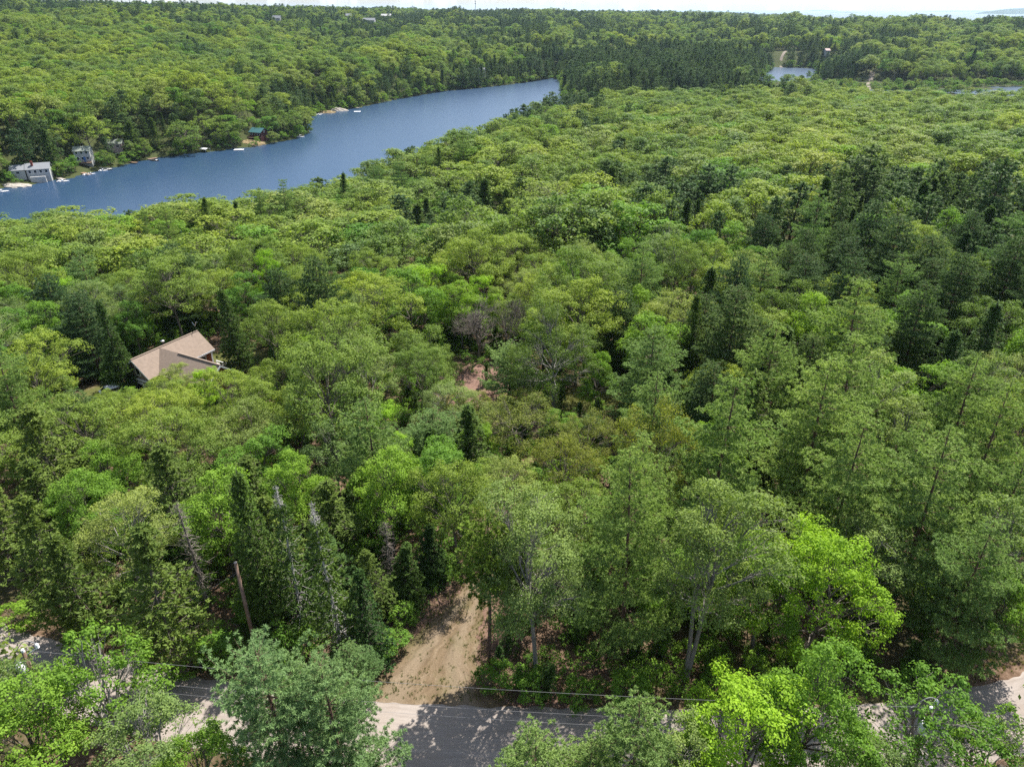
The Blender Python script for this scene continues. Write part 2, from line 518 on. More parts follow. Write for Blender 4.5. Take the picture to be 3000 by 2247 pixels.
# --- ground material: leaf litter, bare needles, moss; paler dry leaves in the clearing, lawn by the house
def ground_mat():
    m, nt, out = new_mat('forest_floor')
    pos = N(nt, 'ShaderNodeNewGeometry').outputs['Position']
    f1 = noise(nt, 0.12, 5, 0.6, pos)
    f2 = noise(nt, 1.7, 6, 0.7, pos)
    f3 = noise(nt, 9.0, 5, 0.75, pos)
    c = ramp(nt, f2, [(0.32, (0.06, 0.038, 0.025)), (0.5, (0.12, 0.078, 0.052)), (0.66, (0.20, 0.138, 0.098))])
    green = ramp(nt, f3, [(0.3, (0.030, 0.038, 0.014)), (0.7, (0.062, 0.074, 0.024))])
    c = mixc(nt, ramp(nt, f1, [(0.46, 0.0), (0.62, 0.75)]), c, green)
    pink = ramp(nt, f3, [(0.30, (0.085, 0.045, 0.033)), (0.5, (0.165, 0.100, 0.078)), (0.68, (0.27, 0.185, 0.150))])
    a = N(nt, 'ShaderNodeAttribute', attribute_name='dry')
    c = mixc(nt, a.outputs['Fac'], c, pink)
    lawn = ramp(nt, f3, [(0.3, (0.050, 0.060, 0.016)), (0.7, (0.105, 0.108, 0.034))])
    a2 = N(nt, 'ShaderNodeAttribute', attribute_name='lawn')
    c = mixc(nt, a2.outputs['Fac'], c, lawn)
    a3 = N(nt, 'ShaderNodeAttribute', attribute_name='far')
    c = mixc(nt, a3.outputs['Fac'], c, green)
    principled(nt, out, c, 0.95, 0.1, bump=f3, bump_strength=0.7, bump_dist=0.12)
    return m

CLEAR = [(-11, 93), (-8, 87), (-2, 84), (5, 84), (11, 87), (12, 92), (7, 96), (0, 100), (-3, 106), (-7, 107), (-9, 101)]
GRASSY = [(4, 88), (12, 86), (18, 88), (17, 93), (9, 94)]
YARD = [(-69, 94), (-64, 100), (-56, 114), (-47, 117), (-42, 112), (-41, 100), (-44, 94), (-54, 93), (-60, 90), (-67, 89)]
gx, gy = gv[:, 0], gv[:, 1]
near = np.hypot(gx, gy) < 200
dry = np.zeros(len(gv)); lawn = np.zeros(len(gv))
dry[near] = 1 - smooth(-2, 3, poly_sd(CLEAR, gx[near], gy[near]) + 1.5 * wob(gx[near], gy[near], 7))
dry[near] = np.maximum(dry[near], .55 * (1 - smooth(0, 7, sd_drive(gx[near], gy[near]) + 2 * wob(gx[near], gy[near], 5))))
lawn[near] = 1 - smooth(-1, 2, poly_sd(GRASSY, gx[near], gy[near]) + 1.2 * wob(gx[near], gy[near], 6))
lawn[near] = np.maximum(lawn[near], 1 - smooth(-1, 2, poly_sd(YARD, gx[near], gy[near]) + 1.2 * wob(gx[near], gy[near], 6)))
shore_sd = np.minimum(poly_sd(LAKE, gx, gy), poly_sd(POND, gx, gy))
lawn = np.maximum(lawn, (1 - smooth(-1, 6, poly_sd(MARSH, gx, gy))) * (shore_sd > -2))
far = smooth(130, 240, np.hypot(gx, gy))
ground_me = fast_mesh('ground', gv, q, mats=[ground_mat()], smooth_shade=True)
for nm, arr in (('dry', dry), ('lawn', lawn), ('far', far)):
    ground_me.attributes.new(nm, 'FLOAT', 'POINT').data.foreach_set('value', arr.astype(np.float32))
tag(put('ground', ground_me), kind='structure')

def road_mat():
    m, nt, out = new_mat('gravel_road')
    uv = N(nt, 'ShaderNodeUVMap').outputs[0]
    pos = N(nt, 'ShaderNodeNewGeometry').outputs['Position']
    mp = N(nt, 'ShaderNodeMapping')
    mp.inputs['Scale'].default_value = (16, 0.16, 1)
    nt.links.new(uv, mp.inputs[0])
    streak = noise(nt, 1.0, 4, 0.6, mp.outputs[0], 0.4)
    fine = noise(nt, 14, 5, 0.75, pos)
    patch = noise(nt, 0.5, 4, 0.6, pos)
    c = ramp(nt, streak, [(0.3, (0.205, 0.178, 0.160)), (0.55, (0.262, 0.230, 0.208)), (0.75, (0.312, 0.278, 0.254))])
    c = mixc(nt, ramp(nt, patch, [(0.35, 0.0), (0.75, 0.45)]), c, (0.235, 0.188, 0.15))
    c = mixc(nt, 1.0, c, ramp(nt, fine, [(0.25, 0.78), (0.75, 1.2)]), 'MULTIPLY')
    principled(nt, out, c, 0.93, 0.15, bump=fine, bump_strength=0.5, bump_dist=0.02)
    return m

def drive_mat():
    m, nt, out = new_mat('dirt_driveway')
    uv = N(nt, 'ShaderNodeUVMap').outputs[0]
    pos = N(nt, 'ShaderNodeNewGeometry').outputs['Position']
    mp = N(nt, 'ShaderNodeMapping')
    mp.inputs['Scale'].default_value = (11, 0.22, 1)
    nt.links.new(uv, mp.inputs[0])
    tracks = noise(nt, 1.0, 4, 0.65, mp.outputs[0], 0.5)
    fine = noise(nt, 10, 6, 0.75, pos)
    patch = noise(nt, 0.45, 5, 0.65, pos)
    c = ramp(nt, tracks, [(0.3, (0.080, 0.056, 0.034)), (0.52, (0.138, 0.100, 0.062)), (0.72, (0.195, 0.150, 0.102))])
    c = mixc(nt, ramp(nt, patch, [(0.50, 0.0), (0.68, 0.55)]), c, (0.085, 0.085, 0.032))
    sep = N(nt, 'ShaderNodeSeparateXYZ')
    nt.links.new(uv, sep.inputs[0])
    wobn = noise(nt, 0.5, 2, 0.5, pos)
    su = N(nt, 'ShaderNodeMath', operation='MULTIPLY_ADD')
    nt.links.new(wobn, su.inputs[0]); su.inputs[1].default_value = 0.16
    nt.links.new(sep.outputs[0], su.inputs[2])
    ruts = ramp(nt, su.outputs[0], [(0.0, 0.0), (0.28, 0.0), (0.38, 1.0), (0.46, 1.0), (0.55, 0.0), (0.68, 0.0), (0.76, 1.0), (0.83, 1.0), (0.92, 0.0)])
    c = mixc(nt, mixc(nt, 1.0, ruts, (0.5, 0.5, 0.5), 'MULTIPLY'), c, (0.205, 0.162, 0.116))
    c = mixc(nt, 1.0, c, ramp(nt, fine, [(0.28, 0.60), (0.72, 1.35)]), 'MULTIPLY')
    principled(nt, out, c, 0.95, 0.1, bump=fine, bump_strength=0.8, bump_dist=0.06)
    return m

strip('road', rn, rn + nrm * ROAD_W, 0.06, road_mat(), cols=17, ragged=0.16)
strip('driveway', dl, dr, 0.045, drive_mat(), cols=15, ragged=0.45, seed=3)

# --- water
def water_mat(name, body, wave, strength):
    m, nt, out = new_mat(name)
    pos = N(nt, 'ShaderNodeNewGeometry').outputs['Position']
    mp = N(nt, 'ShaderNodeMapping')
    mp.inputs['Rotation'].default_value = (0, 0, R(25))
    mp.inputs['Scale'].default_value = (wave, wave * 2.2, 1)
    nt.links.new(pos, mp.inputs[0])
    a = noise(nt, 1.0, 3, 0.6, mp.outputs[0], 0.3)
    gust = noise(nt, 0.012, 3, 0.5, pos)
    p = principled(nt, out, body, 0.30, 0.75)
    p.inputs['IOR'].default_value = 1.333
    b = N(nt, 'ShaderNodeBump')
    nt.links.new(ramp(nt, gust, [(0.3, 0.55 * strength), (0.7, strength)]), b.inputs['Strength'])
    b.inputs['Distance'].default_value = 0.22 / wave
    nt.links.new(a, b.inputs['Height'])
    nt.links.new(b.outputs[0], p.inputs['Normal'])
    return m

def sheet(name, P, z, mat, pad=9.0):
    c = np.asarray(P, float)
    e = np.roll(c, -1, 0) - np.roll(c, 1, 0)
    area = .5 * np.sum(c[:, 0] * np.roll(c[:, 1], -1) - np.roll(c[:, 0], -1) * c[:, 1])
    nv = np.stack([e[:, 1], -e[:, 0]], 1) / (np.linalg.norm(e, axis=1)[:, None] + 1e-9) * (1 if area > 0 else -1)
    c = c + nv * pad
    bmv = [(x, y, z) for x, y in c]
    me = bpy.data.meshes.new(name)
    me.from_pydata(bmv, [], [tuple(range(len(bmv)))] if area > 0 else [tuple(range(len(bmv)))[::-1]])
    me.materials.append(mat)
    return tag(put(name, me), kind='structure')

M['lake'] = water_mat('lake_water', (0.016, 0.042, 0.088), 0.55, 0.12)
M['sea'] = water_mat('sea_water', (0.02, 0.05, 0.08), 0.2, 0.6)
sheet('lake', LAKE, LAKE_Z, M['lake'], 6.0)
sheet('pond', POND, LAKE_Z, M['lake'], 6.0)
seam = MB()
n = 72
seam.poly([(0, 0, SEA_Z)] + [(70000 * math.sin(2 * math.pi * k / n), 70000 * math.cos(2 * math.pi * k / n), SEA_Z) for k in range(n)],
          [(0, (k + 1) % n + 1, k + 1) for k in range(n)])
tag(seam.build('sea', M['sea']), kind='structure')

# --- islands and far coast across the sea
def island(name, px0, px1, py_base, top_m, deep, seed):
    rng = np.random.default_rng(seed)
    x0, y0 = on_plane(px0, py_base, SEA_Z)
    x1, y1 = on_plane(px1, py_base, SEA_Z)
    c = ((x0 + x1) / 2, (y0 + y1) / 2)
    rx, ry = abs(x1 - x0) / 2, deep
    nr_, na_ = 14, 64
    vs, fs = [(c[0], c[1], SEA_Z + top_m)], []
    ph = rng.uniform(0, 6.28, 6)
    for i in range(1, nr_ + 1):
        f = i / nr_
        for k in range(na_):
            a = 2 * math.pi * k / na_
            wv = 1 + .07 * math.sin(3 * a + ph[0]) + .05 * math.sin(7 * a + ph[1])
            h = top_m * max(0, (1 - f ** 3.2)) * (1 + .16 * math.sin(2.3 * a + ph[2]) + .08 * math.sin(11 * a + ph[3] + 5 * f)) - (3 if i == nr_ else 0)
            vs.append((c[0] + rx * f * wv * math.cos(a), c[1] + ry * f * wv * math.sin(a), SEA_Z + h))
    for k in range(na_):
        fs.append((0, 1 + k, 1 + (k + 1) % na_))
    for i in range(nr_ - 1):
        for k in range(na_):
            k2 = (k + 1) % na_
            fs.append((1 + i * na_ + k, 1 + (i + 1) * na_ + k, 1 + (i + 1) * na_ + k2, 1 + i * na_ + k2))
    me = bpy.data.meshes.new(name)
    me.from_pydata(vs, [], fs)
    me.materials.append(M['far_wood'])
    me.polygons.foreach_set('use_smooth', [True] * len(me.polygons))
    return tag(put(name, me), kind='structure')

def far_wood():
    m, nt, out = new_mat('far_woodland')
    pos = N(nt, 'ShaderNodeNewGeometry').outputs['Position']
    f = noise(nt, 0.02, 6, 0.7, pos)
    principled(nt, out, ramp(nt, f, [(0.35, (0.022, 0.04, 0.018)), (0.65, (0.06, 0.08, 0.028))]), 0.95, 0.05, bump=f, bump_strength=1.0, bump_dist=12)
    return m
M['far_wood'] = far_wood()
island('island', 2865, 3260, 42.0, 78, 900, 1)
island('island', 2690, 2930, 35.5, 30, 700, 2)
island('island', 2350, 2452, 34.0, 42, 500, 3)
island('island', 2430, 2520, 38.0, 14, 350, 4)
island('hills', 560, 880, 37.0, 124, 2600, 5)

# ------------------------------------------------------------------ trees
def unit(v):
    return v / (np.linalg.norm(v, axis=-1, keepdims=True) + 1e-9)

class Wood:
    """tubes of a trunk and its branches, gathered into one quad mesh"""
    def __init__(self):
        self.v, self.q, self.n = [], [], 0
    def tube(self, pts, r0, r1, sides=4):
        pts = np.asarray(pts, float)
        n = len(pts)
        t = unit(np.gradient(pts, axis=0))
        ref = np.where(np.abs(t[:, 2:3]) < .9, [[0, 0, 1.]], [[1., 0, 0]])
        a = unit(np.cross(t, ref)); b = np.cross(t, a)
        w = np.arange(sides) * 2 * np.pi / sides
        rad = np.linspace(r0, r1, n)[:, None, None]
        ring = pts[:, None] + rad * (a[:, None] * np.cos(w)[None, :, None] + b[:, None] * np.sin(w)[None, :, None])
        self.v.append(ring.reshape(-1, 3))
        i = np.arange(n * sides).reshape(n, sides) + self.n
        j = np.roll(i, -1, 1)
        self.q.append(np.stack([i[:-1], j[:-1], j[1:], i[1:]], -1).reshape(-1, 4))
        self.n += n * sides
    def arc(self, a, b, r0, r1, sides=4, sag=0.0, wig=0.0, rng=None, n=5):
        a, b = np.asarray(a, float), np.asarray(b, float)
        t = np.linspace(0, 1, n)[:, None]
        p = a + (b - a) * t
        p[:, 2] += sag * np.linalg.norm(b - a) * (t[:, 0] * (1 - t[:, 0])) * 2
        if wig and rng is not None:
            p[1:-1] += rng.normal(0, wig, (n - 2, 3))
        self.tube(p, r0, r1, sides)
        return p
    def arrays(self):
        return np.vstack(self.v), np.vstack(self.q)

def leaves(c, nrm, size, aspect, rng, along=None):
    """rhombic leaf faces: centres c, normals nrm, length size"""
    n = len(c)
    if along is None:
        along = rng.normal(size=(n, 3))
    t = unit(along - np.sum(along * nrm, 1, keepdims=True) * nrm)
    b = np.cross(nrm, t)
    s = (size * rng.uniform(.75, 1.25, n))[:, None]
    v = np.stack([c + t * s * .5, c + b * s * .5 * aspect, c - t * s * .5, c - b * s * .5 * aspect], 1)
    return v.reshape(-1, 3), np.arange(4 * n).reshape(n, 4)

def fib(n, rng, zmin=-.35):
    k = np.arange(n) + .5
    z = zmin + (1 - zmin) * k / n
    a = k * 2.39996 + rng.uniform(0, 6.28)
    r = np.sqrt(np.clip(1 - z * z, 0, 1))
    d = np.stack([r * np.cos(a), r * np.sin(a), z], 1) + rng.normal(0, .13, (n, 3))
    return unit(d)

def broadleaf(seed, H=13., Rc=5., base=.3, lobes=13, per=13, lpc=60, ls=.2, lobe_r=.4, rc=.62, zmin=-.3, trunk_r=.2, stems=1, gap=0.0, spread=1.0, flat=.6, up=.36, aspect=.62, jit=.32):
    rng = np.random.default_rng(seed)
    W = Wood()
    zb = H * base
    zc = zb + (H - zb) * .40
    dirs = fib(lobes, rng, zmin)
    rad = np.where(dirs[:, 2] > 0, 1.0, .95)
    env = np.stack([np.full(lobes, Rc), np.full(lobes, Rc), np.where(dirs[:, 2] > 0, H - zc, zc - zb)], 1)
    fr = rng.uniform(.46, .80, lobes)[:, None]
    dirs = unit(dirs + rng.normal(0, .12, (lobes, 3)))
    lc = np.array([0, 0, zc]) + dirs * env * fr
    lr = Rc * lobe_r * rng.uniform(.62, 1.32, lobes)
    # stems
    tops = []
    for s in range(stems):
        off = rng.normal(0, .25, 2) * (stems > 1)
        top = np.array([rng.normal(0, .5) + off[0] * 4, rng.normal(0, .5) + off[1] * 4, zc + .15 * (H - zc)])
        mid = np.array([top[0] * .3 + rng.normal(0, .12), top[1] * .3 + rng.normal(0, .12), zc * .5])
        t = np.linspace(0, 1, 8)[:, None]
        b0 = np.array([off[0], off[1], -.35])
        p = (1 - t) ** 2 * b0 + 2 * t * (1 - t) * mid + t ** 2 * top
        W.tube(p, trunk_r / stems ** .4, trunk_r * .42 / stems ** .4, 7)
        tops.append(p)
    C, NRM, TON, CL = [], [], [], []
    for i in range(lobes):
        p = tops[i % stems]
        j = np.clip(int(len(p) * (.45 + .5 * (lc[i, 2] - zb) / (H - zb))), 2, len(p) - 1)
        start = p[j]
        limb = W.arc(start, lc[i], trunk_r * .36, trunk_r * .13, 5, sag=.12, wig=.12, rng=rng)
        if rng.uniform() < gap:
            continue
        out = unit(lc[i] - np.array([0, 0, zc - .35 * (H - zb)]))
        m = int(per * (lr[i] / (Rc * lobe_r)) ** 1.6) + 2
        d = unit(rng.normal(size=(m * 3, 3)) + out * .95 + np.array([0, 0, .35]))
        d = d[:m]
        cc = lc[i] + d * lr[i] * np.array([spread, spread, .82]) * rng.uniform(.62, 1.05, (m, 1))
        lob_t = rng.normal(0, .06)
        for k in range(m):
            W.arc(limb[rng.integers(2, 5)], cc[k], trunk_r * .09, .012, 3, sag=.05, wig=.06, rng=rng, n=4)
            r = rc * rng.uniform(.7, 1.3)
            nl = int(lpc * rng.uniform(.6, 1.35))
            dd = unit(rng.normal(size=(nl, 3)) + np.array([0, 0, .25]) + out * .25)
            q = cc[k] + dd * (r * rng.uniform(.25, 1.0, (nl, 1)) ** .6) * np.array([1.15, 1.15, flat])
            C.append(q)
            NRM.append(unit(np.array([0, 0, up]) + dd * .8 + rng.normal(0, jit, (nl, 3))))
            TON.append(np.clip(.5 + lob_t + rng.normal(0, .10) + rng.normal(0, .13, nl), 0, 1))
    C, NRM, TON = np.vstack(C), np.vstack(NRM), np.concatenate(TON)
    lv, lq = leaves(C, NRM, ls, aspect, rng)
    return W, lv, lq, np.repeat(TON, 4)

def conifer(seed, H=18., Rc=3.6, base=.12, gap=.95, nb=5, prof='pine', droop=.0, rise=.18, tuft=.30, per=10, step=.42, trunk_r=.2, aspect=.26, irregular=.3, bare=.25, dead_top=0.0, lower_dead=False, width_fac=.34, up=.7):
    rng = np.random.default_rng(seed)
    W = Wood()
    n = 9
    t = np.linspace(0, 1, n)
    tr = np.stack([.12 * np.sin(t * 5 + seed) * H / 18, .12 * np.cos(t * 4 + seed) * H / 18, -.35 + t * (H + .35)], 1)
    W.tube(tr, trunk_r, .03, 7)
    C, A, TON = [], [], []
    z = H * base
    while z < H - .25:
        f = (z - H * base) / (H * (1 - base))
        if prof == 'pine':
            env = (1 - f) ** .5 * (.60 + .40 * math.sin(min(1, f * 2.2 + .25) * math.pi * .5)) + .10
        elif prof == 'flat':
            env = .55 + .45 * math.sin(math.pi * min(1, .15 + f * .95))
        else:
            env = (1 - f) ** .88 * .97 + .045
        cnt = max(3, int(round(nb * rng.uniform(.75, 1.25))))
        a0 = rng.uniform(0, 6.28)
        lev = rng.uniform(1 - irregular, 1 + irregular * .6)
        for k in range(cnt):
            a = a0 + 6.283 * k / cnt + rng.normal(0, .28)
            L = Rc * env * lev * rng.uniform(1 - irregular, 1 + irregular * .5)
            L = max(L, .25)
            dirv = np.array([math.cos(a), math.sin(a), 0])
            side = np.array([-dirv[1], dirv[0], 0])
            s = np.linspace(0, 1, 6)
            zz = z + L * (rise * s + (-droop * s + droop * .75 * s * s) )
            if prof == 'pine':
                zz = z + L * (rise * .3 * s + rise * 1.2 * s ** 3 - droop * s)
            base_p = np.array([np.interp(z, tr[:, 2], tr[:, 0]), np.interp(z, tr[:, 2], tr[:, 1]), 0])
            P = base_p + dirv * (s[:, None] * L) + side * (rng.normal(0, .07) * L * s[:, None] ** 2)
            P[:, 2] = zz
            W.tube(P, max(.012, trunk_r * .16 * (L / Rc) ** .7), .008, 3)
            if dead_top and z > H * (1 - dead_top):
                for q in range(4):
                    e = P[rng.integers(2, 6)]
                    W.arc(e, e + rng.normal(0, .35, 3) * min(1, L), .012, .005, 3, n=3)
                continue
            ns = max(2, int(L * (1 - bare) / step))
            tone = min(1, max(0, rng.normal(.5, .09)))
            us = np.linspace(bare, 1.0, ns)
            wl = width_fac * L * (1 - .72 * np.abs(us - .55) ** 1.1) * (1.02 - .55 * us ** 3)
            kw = np.maximum(1, (wl / step + .5).astype(int))
            rep = np.repeat(np.arange(ns), kw * 2)
            pc = np.stack([np.interp(us, s, P[:, i]) for i in range(3)], 1)[rep]
            m = len(rep)
            sg = np.where(rng.uniform(size=m) < .5, -1.0, 1.0)[:, None]
            off = (rng.uniform(.05, 1, m) * wl[rep])[:, None]
            tip = pc + side * sg * off + dirv * off * .55
            tip[:, 2] += rng.normal(0, .05, m) + off[:, 0] * (rise * .35 - droop * .35)
            C.append(np.repeat(tip, per, 0))
            A.append(unit(rng.normal(size=(m * per, 3)) * .75 + dirv * .55 + np.repeat(side * sg, per, 0) * .4 + np.array([0, 0, up * .5])))
            TON.append(np.clip(tone + rng.normal(0, .1, m * per), 0, 1))
        z += gap * rng.uniform(.75, 1.25) * (1 - .45 * f)
    if not dead_top:
        m = 26
        C.append(np.column_stack([np.zeros(m), np.zeros(m), rng.uniform(H - .9, H + .05, m)]) + np.array([tr[-1, 0], tr[-1, 1], 0]))
        A.append(unit(rng.normal(size=(m, 3)) * .5 + np.array([0, 0, .8])))
        TON.append(np.full(m, .6))
    if lower_dead:
        for k in range(46):
            z = rng.uniform(1.2, H * max(base, .3))
            a = rng.uniform(0, 6.28)
            L = rng.uniform(.5, 1.9)
            e = np.array([math.cos(a) * L, math.sin(a) * L, z - L * .3 + rng.normal(0, .1)])
            W.arc(np.array([0, 0, z]), e, .025, .008, 3, sag=.1, wig=.06, rng=rng, n=4)
    C, A, TON = np.vstack(C), np.vstack(A), np.concatenate(TON)
    sz = tuft * rng.uniform(.8, 1.2, len(C))
    nr_ = unit(np.cross(A, rng.normal(size=A.shape)) + np.array([0, 0, .55]))
    lv, lq = leaves(C + A * sz[:, None] * .45, nr_, tuft, aspect, rng, along=A)
    return W, lv, lq, np.repeat(TON, 4)

def bare_tree(seed, H=12., Rc=4., trunk_r=.17, levels=4, fork=3, base=.3, straight=False):
    """leafless tree; straight gives a dead spruce pole with stub branches"""
    rng = np.random.default_rng(seed)
    W = Wood()
    if straight:
        t = np.linspace(0, 1, 8)
        tr = np.stack([.2 * np.sin(3 * t + seed), .2 * np.cos(2 * t + seed) - .2, -.3 + t * (H + .3)], 1)
        W.tube(tr, trunk_r, .03, 6)
        for k in range(int(H * 9)):
            z = rng.uniform(.15, 1) ** .8 * H
            a, L = rng.uniform(0, 6.28), Rc * (1.05 - z / H) ** .6 * rng.uniform(.4, 1)
            p0 = np.array([np.interp(z, tr[:, 2], tr[:, 0]), np.interp(z, tr[:, 2], tr[:, 1]), z])
            p1 = p0 + np.array([math.cos(a) * L, math.sin(a) * L, -L * rng.uniform(.1, .45)])
            pp = W.arc(p0, p1, .03, .010, 3, sag=.2, wig=.07, rng=rng, n=4)
            for q in range(3):
                e = pp[rng.integers(1, 4)]
                W.arc(e, e + rng.normal(0, .3, 3), .012, .006, 3, n=3)
        return W
    def rec(p, d, L, r, lev):
        e = p + d * L
        pp = W.arc(p, e, r, r * .62, 5 if lev < 2 else 3, sag=.04, wig=.07 * L * .4, rng=rng, n=5)
        if lev >= levels:
            return
        for k in range(fork + (lev > 1)):
            nd = unit(d * .8 + rng.normal(0, .46, 3) + np.array([0, 0, .22]))
            rec(pp[rng.integers(2, 5)] if k else pp[-1], nd, L * rng.uniform(.52, .78), r * .56, lev + 1)
    rec(np.array([0, 0, -.3]), np.array([.03, .02, 1.]), H * base, trunk_r, 0)
    return W

PROTO = {}
def proto(key, gen, leafmat, barkmat):
    """trunk mesh and crown mesh, shared by every tree of that shape"""
    if isinstance(gen, Wood):
        v, q = gen.arrays()
        PROTO[key] = (fast_mesh(key + '_trunk', v, q, mats=[M[barkmat]], smooth_shade=True), None)
        return
    W, lv, lq, tone = gen
    v, q = W.arrays()
    tr = fast_mesh(key + '_trunk', v, q, mats=[M[barkmat]], smooth_shade=True)
    cr = fast_mesh(key + '_crown', lv, lq, tone, mats=[M[leafmat]])
    PROTO[key] = (tr, cr)

SIZE = {}      # key -> (height, crown radius) of the prototype
def measure(key):
    me = PROTO[key][1]
    co = np.empty(len(me.vertices) * 3, np.float32)
    me.vertices.foreach_get('co', co)
    co = co.reshape(-1, 3)
    tv = np.empty(len(PROTO[key][0].vertices) * 3, np.float32)
    PROTO[key][0].vertices.foreach_get('co', tv)
    SIZE[key] = (max(float(np.percentile(co[:, 2], 99.9)), float(tv.reshape(-1, 3)[:, 2].max()) - .1), float(np.percentile(np.hypot(co[:, 0], co[:, 1]), 96)))
def P_broad(key, leafmat, barkmat, seed, **kw):
    proto(key, broadleaf(seed, **kw), leafmat, barkmat); measure(key)
def P_con(key, leafmat, barkmat, seed, **kw):
    proto(key, conifer(seed, **kw), leafmat, barkmat); measure(key)

# broad domed oaks, clumpy
P_broad('oak_a', 'oak', 'bark', 11, H=13, Rc=5.2, lobes=17, per=13, lpc=78, ls=0.172, flat=.8, zmin=-.45)
P_broad('oak_b', 'oak', 'bark', 12, H=12, Rc=4.6, lobes=15, per=13, lpc=78, ls=0.172, base=.2, flat=.8, zmin=-.45)
P_broad('oak_c', 'oak', 'bark', 13, H=14, Rc=5.8, lobes=20, per=13, lpc=78, ls=0.180, lobe_r=.36, flat=.8, zmin=-.45)
P_broad('oak_pale_a', 'oak_pale', 'bark_pale', 14, H=13, Rc=5.0, lobes=17, per=14, lpc=68, ls=0.156, flat=.8, zmin=-.45)
P_broad('bronze_a', 'bronze', 'bark', 15, H=9, Rc=4.8, lobes=15, per=12, lpc=54, ls=0.164, stems=3, base=.34, gap=.05, flat=.8, zmin=-.45)
P_broad('oak_d', 'oak', 'bark', 16, H=13, Rc=5.4, lobes=12, per=17, lpc=78, ls=.175, lobe_r=.44, flat=.8, zmin=-.45)
P_broad('oak_e', 'oak', 'bark', 17, H=11, Rc=4.4, lobes=22, per=10, lpc=72, ls=.172, lobe_r=.33, base=.2, flat=.8, zmin=-.45)
P_broad('oak_pale_b', 'oak_pale', 'bark', 18, H=12, Rc=4.8, lobes=14, per=15, lpc=68, ls=.165, lobe_r=.42, flat=.8, zmin=-.45)
P_broad('maple_c', 'maple', 'bark', 24, H=12, Rc=4.4, lobes=13, per=16, lpc=58, ls=.20, lobe_r=.42, rc=.55, base=.18, flat=.75, zmin=-.4)
# maples: looser pointed sprays, larger leaves
P_broad('maple_a', 'maple', 'bark', 21, H=12, Rc=4.2, lobes=17, per=12, lpc=73, ls=0.181, lobe_r=.36, rc=.55, base=.14, flat=.8, zmin=-.5)
P_broad('maple_b', 'maple', 'bark', 22, H=10, Rc=3.6, lobes=15, per=12, lpc=69, ls=0.168, lobe_r=.38, rc=.5, base=.12, flat=.8, zmin=-.5)
P_broad('maple_lime_a', 'maple_lime', 'bark', 23, H=11, Rc=4.2, lobes=17, per=13, lpc=73, ls=0.168, lobe_r=.36, rc=.5, base=.14, flat=.85, zmin=-.5)
P_broad('maple_bright_a', 'maple_bright', 'bark', 25, H=13, Rc=5.4, lobes=22, per=13, lpc=72, ls=.185, lobe_r=.34, rc=.55, base=.12, flat=.8, zmin=-.55)
# tall aspen or ash: open, upright, pale branches showing
P_broad('aspen_a', 'birch', 'bark_pale', 31, H=19, Rc=4.6, lobes=30, per=17, lpc=54, ls=0.156, lobe_r=.33, rc=.55, base=.18, flat=.9, zmin=-.75, trunk_r=.24, stems=2)
P_broad('aspen_b', 'birch', 'bark_pale', 32, H=18, Rc=4.2, lobes=28, per=16, lpc=57, ls=0.156, lobe_r=.34, rc=.55, base=.22, flat=.9, zmin=-.7, trunk_r=.24, stems=2)
P_broad('birch_a', 'birch', 'bark_pale', 33, H=12, Rc=3.6, lobes=15, per=12, lpc=57, ls=0.156, lobe_r=.4, rc=.5, base=.2, flat=.8, zmin=-.5)
P_broad('dark_a', 'dark_leaf', 'bark_pale', 36, H=17, Rc=6.0, lobes=24, per=15, lpc=54, ls=.165, lobe_r=.34, rc=.6, base=.14, flat=.9, zmin=-.7, trunk_r=.26, stems=1)
# sparse sapling-like roadside tree
P_broad('sparse_a', 'maple', 'bark_pale', 34, H=11, Rc=3.8, lobes=17, per=9, lpc=35, ls=0.197, lobe_r=.42, rc=.45, base=.15, flat=.8, zmin=-.4, stems=3)
# conifers
P_con('pine_a', 'pine', 'bark_red', 41, H=20, Rc=5.0, base=.10, gap=1.55, nb=5, tuft=.33, per=15, step=.33, irregular=.46, trunk_r=.26, width_fac=.46, aspect=.22, rise=.10, up=.9)
P_con('pine_b', 'pine', 'bark_red', 42, H=18, Rc=4.4, base=.14, gap=1.45, nb=5, tuft=.33, per=15, step=.32, irregular=.5, trunk_r=.24, width_fac=.46, aspect=.22, rise=.14, up=.9)
P_con('pine_dark_a', 'pine_dark', 'bark_red', 46, H=17, Rc=4.3, base=.08, gap=1.2, nb=6, tuft=.34, per=14, step=.34, irregular=.42, trunk_r=.24, width_fac=.46, aspect=.24, rise=.10, up=.9)
P_con('pine_blue_a', 'pine_blue', 'bark_red', 43, H=14, Rc=4.6, base=.06, gap=1.0, nb=6, tuft=.27, per=19, step=.28, irregular=.42, rise=.40, trunk_r=.22, width_fac=.36, aspect=.17)
P_con('red_pine_a', 'red_pine', 'bark_red', 44, H=16, Rc=3.1, base=.54, gap=.8, nb=5, prof='flat', tuft=.38, per=12, step=.34, irregular=.4, bare=.4, width_fac=.42, aspect=.32, trunk_r=.22, lower_dead=True)
P_con('spruce_a', 'spruce', 'bark', 51, H=15, Rc=2.6, base=.10, gap=.55, nb=7, prof='cone', droop=.42, rise=.05, tuft=.30, per=9, step=.32, width_fac=.42, irregular=.22, trunk_r=.17, aspect=.34, bare=.2, lower_dead=True)
P_con('spruce_b', 'spruce', 'bark', 52, H=13, Rc=2.3, base=.06, gap=.52, nb=7, prof='cone', droop=.40, rise=.06, tuft=.30, per=9, step=.32, width_fac=.42, irregular=.28, trunk_r=.16, aspect=.34, bare=.2)
P_con('spruce_gold_a', 'spruce_gold', 'bark', 53, H=14, Rc=2.7, base=.22, gap=.6, nb=6, prof='cone', droop=.36, rise=.08, tuft=.30, per=9, step=.34, width_fac=.42, irregular=.38, trunk_r=.17, aspect=.34, bare=.28, lower_dead=True)
